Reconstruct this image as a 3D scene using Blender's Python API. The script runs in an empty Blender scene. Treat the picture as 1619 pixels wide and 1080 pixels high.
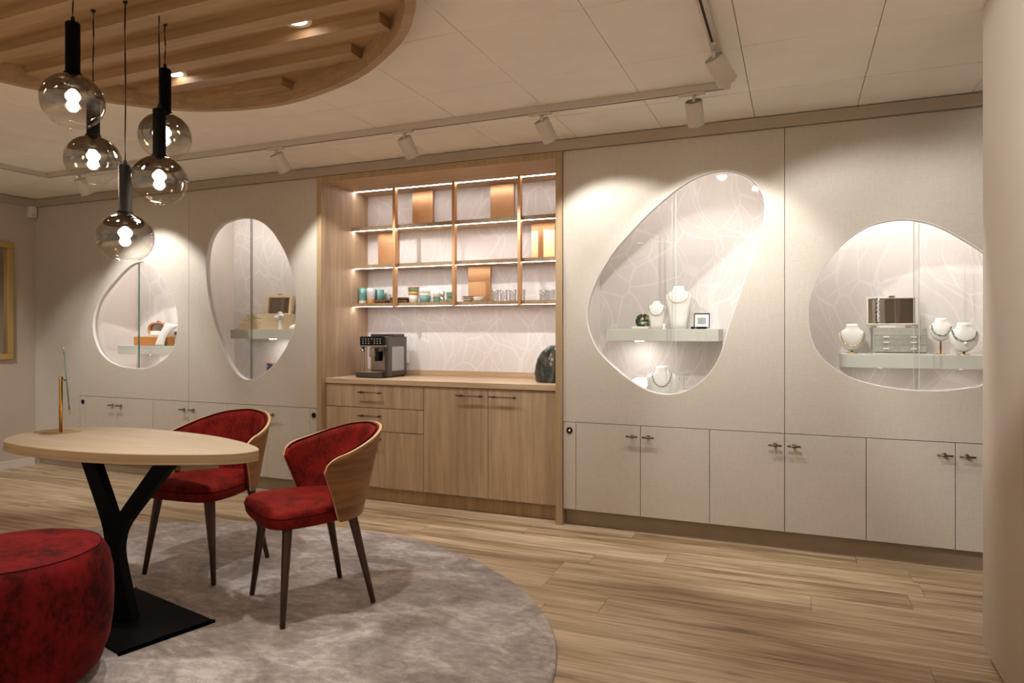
import bpy, bmesh, math, random
from mathutils import Vector, Matrix
random.seed(7)
PI = math.pi
C = bpy.context.scene.collection
S = bpy.context.scene

# ------------------------------------------------------------------ camera, world, exposure
cam_d = bpy.data.cameras.new('camera')
cam_d.sensor_fit = 'HORIZONTAL'; cam_d.sensor_width = 36.0
cam_d.lens = 1076.5 / 1619 * 36.0
cam_d.shift_y = -0.0102
cam_d.clip_start = 0.05
cam = bpy.data.objects.new('camera', cam_d); C.objects.link(cam)
cam.location = (0, 0, 1.25)
cam.rotation_euler = (PI/2, 0, math.radians(22.64))
S.camera = cam
w = bpy.data.worlds.new('world'); S.world = w; w.use_nodes = True
w.node_tree.nodes['Background'].inputs[0].default_value = (1.0, .95, .87, 1)
w.node_tree.nodes['Background'].inputs[1].default_value = 0.26
S.view_settings.view_transform = 'Standard'
S.view_settings.look = 'None'
S.view_settings.gamma = 1.0
S.view_settings.use_curve_mapping = False
S.view_settings.exposure = 0.3
S.cycles.use_denoising = True
S.cycles.sample_clamp_indirect = 4.0
S.cycles.transparent_max_bounces = 24
S.cycles.max_bounces = 10
S.cycles.diffuse_bounces = 6
S.cycles.caustics_reflective = False
S.cycles.caustics_refractive = False
SPOT_W = 32.0        # track spots
DOWN_W = 52.0        # recessed downlights
LED = 20.0           # shelf LED strips
SPOT_COL = (1.0, .99, .965)
WARM = (1.0, .78, .55)

# ------------------------------------------------------------------ materials
def srgb(r, g, b):
    f = lambda v: v/12.92 if v <= .04045 else ((v+.055)/1.055)**2.4
    return (f(r/255), f(g/255), f(b/255), 1)

class NT:
    def __init__(s, name):
        s.m = bpy.data.materials.new(name); s.m.use_nodes = True
        s.t = s.m.node_tree; s.n = s.t.nodes; s.bsdf = s.n['Principled BSDF']; s.out = s.n['Material Output']
    def node(s, typ, **kw):
        n = s.n.new(typ)
        for k, v in kw.items():
            if k.startswith('i_'):
                key = k[2:]
                key = int(key) if key.isdigit() else key
                n.inputs[key].default_value = v
            else: setattr(n, k, v)
        return n
    def link(s, a, b): s.t.links.new(a, b)
    def math(s, op, a, b=None, clamp=False):
        n = s.node('ShaderNodeMath', operation=op, use_clamp=clamp)
        for i, v in enumerate((a, b)):
            if v is None: continue
            if isinstance(v, (int, float)): n.inputs[i].default_value = v
            else: s.link(v, n.inputs[i])
        return n.outputs[0]
    def ramp(s, fac, stops):
        r = s.node('ShaderNodeValToRGB')
        el = r.color_ramp.elements
        while len(el) < len(stops): el.new(.5)
        for e, (p, c) in zip(el, stops): e.position = p; e.color = c
        s.link(fac, r.inputs[0]); return r.outputs[0]
    def mix(s, fac, a, b, mode='MIX'):
        n = s.node('ShaderNodeMix', data_type='RGBA', blend_type=mode)
        for i, v in ((0, fac), (6, a), (7, b)):
            if isinstance(v, (int, float, tuple)): n.inputs[i].default_value = v
            else: s.link(v, n.inputs[i])
        return n.outputs[2]
    def coords(s, scale, kind='world', rnd=0.0, rot=None):
        if kind == 'world': v = s.node('ShaderNodeNewGeometry').outputs['Position']
        else: v = s.node('ShaderNodeTexCoord').outputs['Object']
        if rnd:
            oi = s.node('ShaderNodeObjectInfo').outputs['Random']
            k = s.math('MULTIPLY', oi, rnd)
            cv = s.node('ShaderNodeCombineXYZ')
            for i in range(3): s.link(k, cv.inputs[i])
            a = s.node('ShaderNodeVectorMath', operation='ADD'); s.link(v, a.inputs[0]); s.link(cv.outputs[0], a.inputs[1]); v = a.outputs[0]
        mp = s.node('ShaderNodeMapping'); mp.inputs['Scale'].default_value = scale
        if rot: mp.inputs['Rotation'].default_value = rot
        s.link(v, mp.inputs['Vector']); return mp.outputs[0]
    def noise(s, vec, scale=1, detail=3, rough=.55, dist=0):
        n = s.node('ShaderNodeTexNoise'); n.inputs['Scale'].default_value = scale; n.inputs['Detail'].default_value = detail
        n.inputs['Roughness'].default_value = rough; n.inputs['Distortion'].default_value = dist
        s.link(vec, n.inputs['Vector']); return n.outputs[0]
    def ior(s, n):
        """index for a thin pane: the far face mirrors like the near one"""
        b = s.node('ShaderNodeNewGeometry').outputs['Backfacing']
        return s.math('ADD', n, s.math('MULTIPLY', b, 1/n-n))
    def bump(s, h, strength=.2, dist=.01):
        b = s.node('ShaderNodeBump'); b.inputs['Strength'].default_value = strength; b.inputs['Distance'].default_value = dist
        s.link(h, b.inputs['Height']); s.link(b.outputs[0], s.bsdf.inputs['Normal'])
    def set(s, **kw):
        for k, v in kw.items(): s.bsdf.inputs[k.replace('_', ' ')].default_value = v
        return s

def plain(name, col, rough=.5, metal=0.0, vary=.06, vs=8, kind='object', **kw):
    t = NT(name); t.set(Roughness=rough, Metallic=metal, **kw)
    n = t.noise(t.coords((vs, vs, vs), kind), 1, 3)
    d = tuple(c*(1-vary) for c in col[:3])+(1,); e = tuple(min(1, c*(1+vary)) for c in col[:3])+(1,)
    t.link(t.ramp(n, [(.3, d), (.7, e)]), t.bsdf.inputs['Base Color'])
    return t.m

def oak(name, light, dark, scale, kind='world', rnd=3.0, rough=.5, bump=.05, contrast=(.34, .66)):
    """straight grained wood; scale: low along the grain"""
    t = NT(name); t.set(Roughness=rough)
    v = t.coords(scale, kind, rnd)
    n1 = t.noise(v, 1, 4, .6, .4)
    v2 = t.coords(tuple(k*.22 for k in scale), kind, rnd*1.7)
    n2 = t.noise(v2, 1, 2, .5, 1.2)
    v3 = t.coords(tuple(k*3.2 for k in scale), kind, rnd)
    n3 = t.noise(v3, 1, 2, .7)
    k = t.math('ADD', t.math('MULTIPLY', n1, .5), t.math('ADD', t.math('MULTIPLY', n2, .3), t.math('MULTIPLY', n3, .2)))
    col = t.ramp(k, [(contrast[0], dark), (contrast[1], light)])
    t.link(col, t.bsdf.inputs['Base Color'])
    t.bump(n3, bump, .002)
    return t.m

def emit(name, col, strength):
    t = NT(name); t.set(Roughness=.5)
    t.bsdf.inputs['Base Color'].default_value = (.8, .8, .8, 1)
    t.bsdf.inputs['Emission Color'].default_value = tuple(col)+(1,)
    t.bsdf.inputs['Emission Strength'].default_value = strength
    return t.m

def mk_linen():
    t = NT('linen_wall_fabric'); t.set(Roughness=.85)
    a = t.noise(t.coords((26, 26, 420)), 1, 3, .6)
    b = t.noise(t.coords((420, 420, 26)), 1, 3, .6)
    g = t.noise(t.coords((1.3, 1.3, 1.3)), 1, 2)
    k = t.math('ADD', t.math('MULTIPLY', a, .42), t.math('ADD', t.math('MULTIPLY', b, .42), t.math('MULTIPLY', g, .16)))
    t.link(t.ramp(k, [(.36, (.49, .435, .365, 1)), (.64, (.59, .535, .465, 1))]), t.bsdf.inputs['Base Color'])
    t.bump(k, .12, .001)
    return t.m

def mk_wallpaper(name, base, line):
    """pale paper with printed outlines of large overlapping leaves"""
    t = NT(name); t.set(Roughness=.8)
    v = t.coords((1, 0, 1))
    nz = t.node('ShaderNodeTexNoise'); nz.inputs['Scale'].default_value = 1.5; nz.inputs['Detail'].default_value = 0.0
    t.link(v, nz.inputs['Vector'])
    sub = t.node('ShaderNodeVectorMath', operation='SUBTRACT'); t.link(nz.outputs['Color'], sub.inputs[0]); sub.inputs[1].default_value = (.5, .5, .5)
    def layer(amp, scale, rot, thin, st):
        sc = t.node('ShaderNodeVectorMath', operation='SCALE'); t.link(sub.outputs[0], sc.inputs[0]); sc.inputs['Scale'].default_value = amp
        ad = t.node('ShaderNodeVectorMath', operation='ADD'); t.link(v, ad.inputs[0]); t.link(sc.outputs[0], ad.inputs[1])
        mp = t.node('ShaderNodeMapping'); mp.inputs['Rotation'].default_value = (0, rot, 0); mp.inputs['Scale'].default_value = (st, 1, 1)
        t.link(ad.outputs[0], mp.inputs['Vector'])
        vo = t.node('ShaderNodeTexVoronoi', feature='DISTANCE_TO_EDGE'); vo.inputs['Scale'].default_value = scale; vo.inputs['Randomness'].default_value = 1
        t.link(mp.outputs[0], vo.inputs['Vector'])
        return t.math('SUBTRACT', 1.0, t.math('MULTIPLY', vo.outputs[0], 1/thin, True), True)
    l1 = layer(.62, 2.9, .55, .030, 2.1)
    l2 = layer(.75, 2.0, -.85, .020, 2.6)
    hatch = t.noise(t.coords((160, 1, 22), rot=(0, .7, 0)), 1, 2)
    m = t.math('MAXIMUM', t.math('POWER', l1, .6), t.math('MULTIPLY', t.math('POWER', l2, .6), .8))
    d = tuple(c*.965 for c in base[:3])+(1,)
    b = t.ramp(hatch, [(.4, d), (.6, base)])
    t.link(t.mix(t.math('MULTIPLY', m, .75), b, line), t.bsdf.inputs['Base Color'])
    return t.m

def mk_velvet(name, deep, lit, scale=9, kind='object', rough=.75):
    t = NT(name); t.set(Roughness=rough, Sheen_Weight=.10, Sheen_Roughness=.3)
    t.bsdf.inputs['Sheen Tint'].default_value = (1.0, .32, .25, 1)
    t.bsdf.inputs['Specular IOR Level'].default_value = .12
    a = t.noise(t.coords((scale, scale, scale*.7), kind, 5), 1, 4, .6, .8)
    b = t.noise(t.coords((scale*9, scale*9, scale*6), kind, 5), 1, 4, .75)
    k = t.math('ADD', t.math('MULTIPLY', a, .58), t.math('MULTIPLY', b, .42))
    t.link(t.ramp(k, [(.38, deep), (.5, tuple((x+y)/2 for x, y in zip(deep, lit))), (.66, lit)]), t.bsdf.inputs['Base Color'])
    t.bump(k, .35, .004)
    return t.m

def mk_rug():
    t = NT('viscose_rug_pile'); t.set(Roughness=.8, Sheen_Weight=.3, Sheen_Roughness=.4)
    a = t.noise(t.coords((3.2, 4.4, 1), 'world'), 1, 5, .62, 1.1)
    b = t.noise(t.coords((17, 30, 1), 'world'), 1, 4, .65, .6)
    c = t.noise(t.coords((160, 160, 1), 'world'), 1, 2, .7)
    k = t.math('ADD', t.math('MULTIPLY', a, .52), t.math('ADD', t.math('MULTIPLY', b, .33), t.math('MULTIPLY', c, .15)))
    t.link(t.ramp(k, [(.37, (.20, .16, .14, 1)), (.5, (.37, .315, .285, 1)), (.61, (.64, .575, .535, 1))]), t.bsdf.inputs['Base Color'])
    t.bump(c, .5, .006)
    return t.m

def mk_floor():
    t = NT('oak_floor_plank'); t.set(Roughness=.42)
    oi = t.node('ShaderNodeObjectInfo').outputs['Random']
    v = t.coords((1.1, 15, 1), 'world', 9)
    n1 = t.noise(v, 1, 5, .6, .9)
    v2 = t.coords((2.6, 85, 1), 'world', 9); n2 = t.noise(v2, 1, 3, .65)
    k = t.math('ADD', t.math('MULTIPLY', n1, .62), t.math('MULTIPLY', n2, .38))
    k = t.math('ADD', k, t.math('MULTIPLY', t.math('SUBTRACT', oi, .5), .09))
    col = t.ramp(k, [(.36, (.20, .122, .062, 1)), (.48, (.42, .298, .178, 1)), (.62, (.63, .49, .335, 1))])
    # knots
    v3 = t.coords((1.7, 6.5, 1), 'world', 9)
    vo = t.node('ShaderNodeTexVoronoi'); vo.inputs['Scale'].default_value = 1.0; vo.inputs['Randomness'].default_value = 1
    wv = t.node('ShaderNodeVectorMath', operation='ADD'); t.link(v3, wv.inputs[0])
    nn = t.node('ShaderNodeTexNoise'); nn.inputs['Scale'].default_value = 9; t.link(v3, nn.inputs['Vector'])
    sc = t.node('ShaderNodeVectorMath', operation='SCALE'); t.link(nn.outputs['Color'], sc.inputs[0]); sc.inputs['Scale'].default_value = .14
    t.link(sc.outputs[0], wv.inputs[1]); t.link(wv.outputs[0], vo.inputs['Vector'])
    kn = t.math('SUBTRACT', 1.0, t.math('MULTIPLY', vo.outputs['Distance'], 8.0, True), True)
    sepc = t.node('ShaderNodeSeparateColor'); t.link(vo.outputs['Color'], sepc.inputs[0])
    gate = t.math('GREATER_THAN', sepc.outputs[0], .52)
    kn = t.math('MULTIPLY', t.math('MULTIPLY', kn, gate), .8)
    halo = t.math('SUBTRACT', 1.0, t.math('MULTIPLY', vo.outputs['Distance'], 2.8, True), True)
    halo = t.math('MULTIPLY', t.math('MULTIPLY', halo, gate), .4)
    col = t.mix(halo, col, (.20, .115, .055, 1))
    col = t.mix(kn, col, (.07, .06, .05, 1))
    t.link(col, t.bsdf.inputs['Base Color'])
    t.bump(n2, .08, .002)
    return t.m

def mk_glass(name, tint=(1, 1, 1), refl=1.0):
    """thin clear pane: sees through, mirrors by Fresnel"""
    t = NT(name); t.n.remove(t.bsdf)
    tr = t.node('ShaderNodeBsdfTransparent'); tr.inputs[0].default_value = tint+(1,)
    gl = t.node('ShaderNodeBsdfGlossy'); gl.inputs['Roughness'].default_value = 0.0
    fr = t.node('ShaderNodeFresnel'); t.link(t.ior(1.45), fr.inputs[0])
    mx = t.node('ShaderNodeMixShader')
    t.link(t.math('MULTIPLY', fr.outputs[0], refl), mx.inputs[0]); t.link(tr.outputs[0], mx.inputs[1]); t.link(gl.outputs[0], mx.inputs[2])
    t.link(mx.outputs[0], t.out.inputs[0]); return t.m

def mk_smoke():
    """mirrored smoke at the top of the globe fading to clear glass at its mouth"""
    t = NT('smoked_gradient_glass'); t.n.remove(t.bsdf)
    tc = t.node('ShaderNodeTexCoord'); sp = t.node('ShaderNodeSeparateXYZ'); t.link(tc.outputs['Object'], sp.inputs[0])
    mr = t.node('ShaderNodeMapRange'); mr.inputs[1].default_value = -.05; mr.inputs[2].default_value = .07
    t.link(sp.outputs[2], mr.inputs[0])
    g = mr.outputs[0]
    col = t.ramp(g, [(0, (.97, .96, .94, 1)), (.4, (.62, .60, .575, 1)), (1, (.11, .10, .09, 1))])
    tr = t.node('ShaderNodeBsdfTransparent'); t.link(col, tr.inputs[0])
    gl = t.node('ShaderNodeBsdfGlossy'); gl.inputs['Roughness'].default_value = .02; gl.inputs[0].default_value = (.9, .88, .85, 1)
    fr = t.node('ShaderNodeFresnel'); t.link(t.ior(1.5), fr.inputs[0])
    f = t.math('ADD', fr.outputs[0], t.math('MULTIPLY', g, .26), True)
    mx = t.node('ShaderNodeMixShader'); t.link(f, mx.inputs[0]); t.link(tr.outputs[0], mx.inputs[1]); t.link(gl.outputs[0], mx.inputs[2])
    t.link(mx.outputs[0], t.out.inputs[0]); return t.m

def mk_stone():
    t = NT('polished_dark_stone'); t.set(Roughness=.12)
    v = t.coords((14, 14, 5), 'object', 0, (0, .6, 0))
    a = t.noise(v, 1, 6, .7, 1.5)
    t.link(t.ramp(a, [(.32, (.012, .013, .012, 1)), (.5, (.05, .052, .042, 1)), (.62, (.12, .12, .095, 1)), (.75, (.05, .07, .10, 1))]), t.bsdf.inputs['Base Color'])
    return t.m

def mk_print(name, cols, scale):
    """mottled printed motif in a few flat colours"""
    t = NT(name); t.set(Roughness=.4)
    v = t.coords((scale,)*3, 'object', 0)
    n = t.node('ShaderNodeTexVoronoi'); n.inputs['Scale'].default_value = 1; t.link(v, n.inputs['Vector'])
    sp = t.node('ShaderNodeSeparateColor'); t.link(n.outputs['Color'], sp.inputs[0])
    r = t.node('ShaderNodeValToRGB'); r.color_ramp.interpolation = 'CONSTANT'
    el = r.color_ramp.elements
    while len(el) < len(cols): el.new(.5)
    for i, (e, c) in enumerate(zip(el, cols)): e.position = i/len(cols); e.color = c
    t.link(sp.outputs[0], r.inputs[0]); t.link(r.outputs[0], t.bsdf.inputs['Base Color'])
    return t.m

M = dict(
    linen=mk_linen(),
    paper=mk_wallpaper('leaf_print_wallpaper', (.70, .655, .635, 1), (.80, .77, .755, 1)),
    niche=plain('rose_white_lacquer', (.78, .71, .67, 1), .5, vary=.02),
    lip=plain('white_lacquer_edge', (.80, .765, .73, 1), .45, vary=.02),
    shelfpaint=plain('pale_sage_lacquer', (.62, .61, .54, 1), .4, vary=.02),
    plaster=plain('beige_wall_paint', (.52, .45, .375, 1), .8, vary=.03, kind='world', vs=2),
    cornice=plain('taupe_cornice_paint', (.42, .35, .275, 1), .7, vary=.03),
    plinth=plain('taupe_plinth_laminate', (.34, .27, .195, 1), .55, vary=.05),
    whitebase=plain('off_white_skirting_paint', (.66, .62, .56, 1), .5, vary=.02),
    tile=plain('cream_ceiling_tile', (.89, .855, .80, 1), .85, vary=.03, kind='world', vs=5),
    tilegap=plain('tile_joint_grey', (.30, .25, .20, 1), .9),  # plain grey backing seen between the tiles
    dark=plain('dark_recess', (.03, .025, .02, 1), .9),
    oakv=oak('oak_veneer_upright_grain', (.56, .405, .262, 1), (.33, .22, .132, 1), (32, 32, 1.7)),
    oakh=oak('oak_veneer_level_grain', (.60, .44, .285, 1), (.38, .262, .155, 1), (1.7, 32, 32)),
    oaktrim=oak('oak_edge_strip', (.47, .33, .185, 1), (.30, .20, .105, 1), (38, 38, 1.4)),
    canopy=oak('canopy_oak', (.46, .305, .175, 1), (.27, .165, .085, 1), (1.5, 30, 30)),
    table=oak('pale_ash_tabletop', (.46, .365, .26, 1), (.345, .262, .175, 1), (2.2, 17, 17), 'object', 0, .45, .03),
    tableedge=oak('layered_tabletop_edge', (.52, .38, .23, 1), (.34, .23, .125, 1), (1.2, 1.2, 110), 'object', 0),
    walnut=oak('walnut_shell_veneer', (.37, .158, .050, 1), (.15, .060, .019, 1), (4, 4, 40), 'object', 3, .38, .03),
    walnutleg=oak('dark_walnut_leg', (.072, .027, .012, 1), (.032, .013, .006, 1), (40, 40, 3), 'object', 3, .4),
    plyedge=plain('light_plywood_edge', (.62, .40, .20, 1), .5),
    velvet=mk_velvet('crimson_velvet', (.070, .0036, .0025, 1), (.25, .0135, .008, 1)),
    velvetp=mk_velvet('crimson_plush', (.030, .0012, .0013, 1), (.22, .0075, .007, 1), 5),
    piping=plain('dark_red_piping', (.05, .003, .002, 1), .85, Specular_IOR_Level=.1),
    rug=mk_rug(), floor=mk_floor(),
    blackmetal=plain('black_powder_coat', (.0055, .0055, .006, 1), .6, 0.0, Specular_IOR_Level=.06),
    cable=plain('black_textile_cable', (.008, .008, .008, 1), .8),
    brass=plain('polished_brass', (.80, .53, .20, 1), .16, 1.0),
    gold=plain('brushed_gold_frame', (.62, .43, .17, 1), .4, .8),
    goldchain=plain('gold_chain_metal', (.85, .58, .22, 1), .25, 1.0),
    bronze=plain('antique_bronze', (.20, .125, .075, 1), .35, .9),
    copper=plain('brushed_copper', (.80, .47, .25, 1), .36, 1.0, vary=.04),
    copperp=plain('copper_fin_lacquer', (.62, .36, .18, 1), .38, .7, vary=.04),
    steel=plain('dark_titanium_plastic', (.12, .105, .092, 1), .33, .75),
    steel2=plain('brushed_steel', (.55, .52, .48, 1), .3, .9),
    blackgloss=plain('black_gloss_panel', (.006, .006, .007, 1), .08),
    white=plain('white_enamel', (.78, .75, .70, 1), .4, vary=.02),
    spotwhite=plain('white_spot_housing', (.62, .57, .50, 1), .45, vary=.02),
    trackgrey=plain('light_track_aluminium', (.55, .50, .43, 1), .5, vary=.02),
    leatherette=plain('white_leatherette', (.88, .855, .81, 1), .5, vary=.02),
    cream=plain('cream_leatherette', (.76, .70, .60, 1), .55, vary=.03),
    mirror=plain('mirror_silvering', (.80, .80, .78, 1), .02, 1.0, vary=.0),
    mirrorb=plain('bronze_mirror', (.42, .37, .32, 1), .03, 1.0, vary=.0),
    glass=mk_glass('clear_sliding_glass', (.985, .99, .985)),
    glassedge=plain('green_glass_edge', (.10, .16, .14, 1), .15),
    **{'puck%d' % i: emit('lit_puck_lens', (1.0, .93, .87), e) for i, e in ((1, 110.0), (2, 110.0), (3, 130.0), (4, 30.0))},
    glassedge_lit=plain('lit_tint_glass_edge', (.68, .68, .65, 1), .15),  # same green glass, with the bright showcase light put into its colour
    clear=mk_glass('clear_tumbler_glass', (.93, .94, .94), 2.2),
    smoke=mk_smoke(),
    bulb=emit('lit_bulb', (1.0, .80, .52), 55.0),
    led=emit('led_strip_light', (1.0, .93, .93), LED),
    **{'caseled%d' % i: emit('added_showcase_strip', (1.0, .93, .87), e) for i, e in ((1, 135.0), (2, 62.0), (3, 42.0), (4, 140.0))},  # strips added inside the showcases to brighten them
    lens=emit('lit_spot_lens', (1.0, .90, .76), 30.0),
    downlens=emit('lit_downlight_lens', (1.0, .92, .80), 9.0),
    redled=emit('red_indicator', (1.0, .015, .05), .9),
    icon=emit('lit_panel_icon', (.85, .75, .5), .22),
    greybox=plain('grey_shagreen', (.36, .345, .30, 1), .5, vary=.12, vs=60),
    greylight=plain('pale_grey_trim', (.62, .57, .50, 1), .45),
    orange=plain('tan_orange_leather', (.53, .22, .055, 1), .42),
    pine=oak('pale_maple_box', (.74, .59, .40, 1), (.62, .47, .29, 1), (3, 40, 40), 'object', 2),
    teal=plain('teal_glaze', (.13, .30, .27, 1), .25, vary=.25, vs=30),
    greyglaze=plain('pearl_grey_glaze', (.55, .53, .52, 1), .22, vary=.08, vs=30),
    orangeglaze=plain('ochre_glaze', (.62, .34, .09, 1), .3, vary=.15, vs=30),
    greenglaze=plain('moss_green_glaze', (.20, .26, .13, 1), .28, vary=.25, vs=30),
    brownglaze=plain('brown_glaze_rim', (.24, .115, .045, 1), .35),
    whiteglaze=plain('white_glaze', (.76, .73, .68, 1), .2, vary=.03),
    creamglaze=plain('bare_cream_clay', (.70, .62, .50, 1), .5),
    darkgreen=plain('dark_bottle_green', (.035, .05, .038, 1), .3),
    acacia=oak('acacia_wood', (.22, .10, .05, 1), (.085, .035, .018, 1), (30, 30, 60), 'object', 3),
    stone=mk_stone(),
    floral=mk_print('floral_print_on_black', [(.010, .014, .012, 1)]*4+[(.32, .27, .06, 1), (.07, .14, .06, 1), (.62, .50, .48, 1)], 62),
    floralw=mk_print('leaf_print_on_white', [(.74, .70, .64, 1)]*3+[(.15, .33, .28, 1), (.30, .22, .08, 1)], 70),
    blueart=mk_print('blue_abstract_print', [(.05, .09, .22, 1), (.10, .16, .34, 1), (.40, .45, .52, 1), (.03, .05, .12, 1)], 26),
    pearl=plain('grey_pearl', (.22, .235, .26, 1), .2, .2, vary=.35, vs=90),
    pearlw=plain('white_pearl', (.82, .78, .72, 1), .2),
    beaddark=plain('dark_bead', (.06, .05, .05, 1), .25, vary=.5, vs=90),
    crystal=plain('crystal_bead', (.80, .80, .82, 1), .1, .2, vary=.2, vs=120),
    copperframe=plain('rose_wood_frame', (.50, .27, .16, 1), .4),
    greycard=plain('grey_card', (.36, .37, .37, 1), .7),
    tan=plain('tan_suede', (.30, .17, .12, 1), .8),
)

# ------------------------------------------------------------------ mesh helpers
ORG = {}
class MB:
    """collects shapes in world space (or a thing's local space) and links them as ONE mesh object"""
    def __init__(s): s.v = []; s.f = []; s.mi = []; s.sm = []
    def add(s, verts, faces, mi=0, smooth=False):
        o = len(s.v); s.v += [tuple(p) for p in verts]
        for f in faces: s.f.append([o+i for i in f]); s.mi.append(mi); s.sm.append(smooth)
        return s
    def box(s, x0, x1, y0, y1, z0, z1, mi=0, rot=None, piv=None):
        v = [Vector(p) for p in ((x0, y0, z0), (x1, y0, z0), (x1, y1, z0), (x0, y1, z0), (x0, y0, z1), (x1, y0, z1), (x1, y1, z1), (x0, y1, z1))]
        if rot is not None:
            pv = Vector(piv) if piv else sum(v, Vector())/8
            v = [rot @ (p-pv)+pv for p in v]
        return s.add(v, [(0, 3, 2, 1), (4, 5, 6, 7), (0, 1, 5, 4), (1, 2, 6, 5), (2, 3, 7, 6), (3, 0, 4, 7)], mi)
    def cbox(s, x0, x1, y0, y1, z0, z1, c=.004, mi=0, rot=None, piv=None):
        """box with all edges chamfered"""
        bm = bmesh.new()
        bmesh.ops.create_cube(bm, size=1)
        for p in bm.verts: p.co = Vector(((x0+x1)/2+p.co.x*(x1-x0), (y0+y1)/2+p.co.y*(y1-y0), (z0+z1)/2+p.co.z*(z1-z0)))
        bmesh.ops.bevel(bm, geom=bm.edges[:], offset=c, segments=2, affect='EDGES', profile=.6)
        if rot is not None:
            pv = Vector(piv) if piv else Vector(((x0+x1)/2, (y0+y1)/2, (z0+z1)/2))
            for p in bm.verts: p.co = rot @ (p.co-pv)+pv
        s.bm(bm, mi); return s
    def bm(s, bm, mi=0, smooth=False):
        bm.verts.index_update()
        s.add([p.co[:] for p in bm.verts], [[q.index for q in f.verts] for f in bm.faces], mi, smooth); bm.free()
    def rings(s, rings, mi=0, smooth=True, cap=(True, True), closed=True):
        n = len(rings[0]); o = []
        v = [p for r in rings for p in r]; f = []
        for i in range(len(rings)-1):
            for j in range(n if closed else n-1):
                k = (j+1) % n
                f.append((i*n+j, i*n+k, (i+1)*n+k, (i+1)*n+j))
        s.add(v, f, mi, smooth)
        if cap[0]: s.add(rings[0], [list(range(n))[::-1]], mi)
        if cap[1]: s.add(rings[-1], [list(range(n))], mi)
        return s
    def lathe(s, prof, c, n=24, mi=0, smooth=True, cap=(True, True), rot=None):
        """prof: (radius, height) list round the z axis at c"""
        c = Vector(c); R = []
        for r, h in prof:
            ring = [Vector((r*math.cos(2*PI*j/n), r*math.sin(2*PI*j/n), h)) for j in range(n)]
            R.append([(rot @ p if rot else p)+c for p in ring])
        return s.rings(R, mi, smooth, cap)
    def tube(s, pts, r, n=8, mi=0, closed=False, cap=True):
        pts = [Vector(p) for p in pts]; R = []
        N = len(pts)
        up = Vector((0, 0, 1))
        for i, p in enumerate(pts):
            a = pts[(i-1) % N] if (closed or i) else p
            b = pts[(i+1) % N] if (closed or i < N-1) else p
            t = (b-a).normalized()
            u = t.cross(up)
            if u.length < 1e-3: u = t.cross(Vector((0, 1, 0)))
            u.normalize(); w_ = t.cross(u)
            rr = r[i] if isinstance(r, (list, tuple)) else r
            R.append([p+u*rr*math.cos(2*PI*j/n)+w_*rr*math.sin(2*PI*j/n) for j in range(n)])
        if closed: R.append(R[0])
        return s.rings(R, mi, True, (cap and not closed, cap and not closed))
    def ball(s, c, r, mi=0, sub=2, sq=(1, 1, 1)):
        bm = bmesh.new(); bmesh.ops.create_icosphere(bm, subdivisions=sub, radius=r)
        for p in bm.verts: p.co = Vector((p.co.x*sq[0], p.co.y*sq[1], p.co.z*sq[2]))+Vector(c)
        s.bm(bm, mi, True); return s
    def prism(s, poly, z0, z1, mi=0, side=None, axis='z', bevel=0.0):
        """closed outline extruded along z (or along y: outline in x,z)"""
        n = len(poly)
        P = (lambda p, h: (p[0], p[1], h)) if axis == 'z' else (lambda p, h: (p[0], h, p[1]))
        a = [P(p, z0) for p in poly]; b = [P(p, z1) for p in poly]
        s.add(a, [list(range(n))[::-1]], mi); s.add(b, [list(range(n))], mi)
        s.add(a+b, [(j, (j+1) % n, n+(j+1) % n, n+j) for j in range(n)], mi if side is None else side, False)
        return s
    def build(s, name, mats, parent=None, smooth=False):
        if not isinstance(mats, (list, tuple)): mats = [mats]
        me = bpy.data.meshes.new(name)
        org = ORG.get(parent.name, Vector()) if parent else Vector()
        me.from_pydata([tuple(Vector(p)-org) for p in s.v], [], s.f)
        for m in mats: me.materials.append(m if not isinstance(m, str) else M[m])
        for p, i, k in zip(me.polygons, s.mi, s.sm): p.material_index = i; p.use_smooth = k or smooth
        bm = bmesh.new(); bm.from_mesh(me)
        bmesh.ops.remove_doubles(bm, verts=bm.verts, dist=1e-5)
        bmesh.ops.recalc_face_normals(bm, faces=bm.faces); bm.to_mesh(me); bm.free()
        o = bpy.data.objects.new(name, me); C.objects.link(o)
        if parent: o.parent = parent; ORG[o.name] = org
        return o

def thing(name, label, cat, loc=(0, 0, 0), group=None):
    o = bpy.data.objects.new(name, None); C.objects.link(o)
    o.empty_display_size = .05
    o.location = loc; ORG[o.name] = Vector(loc); tag(o, label, cat, group); return o
def tag(o, label, cat, group=None):
    o['label'] = label; o['category'] = cat
    if group: o['group'] = group
    return o
def recenter(o):
    """put a single-mesh thing's origin at its base"""
    vs = [v.co for v in o.data.vertices]
    c = Vector(((min(v.x for v in vs)+max(v.x for v in vs))/2, (min(v.y for v in vs)+max(v.y for v in vs))/2, min(v.z for v in vs)))
    o.data.transform(Matrix.Translation(-c)); o.location = c; ORG[o.name] = c; return o
def struct(o): o['kind'] = 'structure'; return o
def dup(o, parent=None):
    c = o.copy(); C.objects.link(c)
    if parent: c.parent = parent
    for ch in o.children: dup(ch, c)
    return c
def spline(pts, k=6):
    """closed Catmull-Rom through pts"""
    n = len(pts); out = []
    for i in range(n):
        p0, p1, p2, p3 = (Vector(pts[(i+d) % n]) for d in (-1, 0, 1, 2))
        for j in range(k):
            t = j/k
            out.append(.5*((2*p1)+(p2-p0)*t+(2*p0-5*p1+4*p2-p3)*t*t+(3*p1-p0-3*p2+p3)*t**3))
    return out
def smooth_loop(pts, it=2):
    for _ in range(it):
        n = len(pts); pts = [(Vector(pts[i-1])+2*Vector(pts[i])+Vector(pts[(i+1) % n]))/4 for i in range(n)]
    return pts
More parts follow.
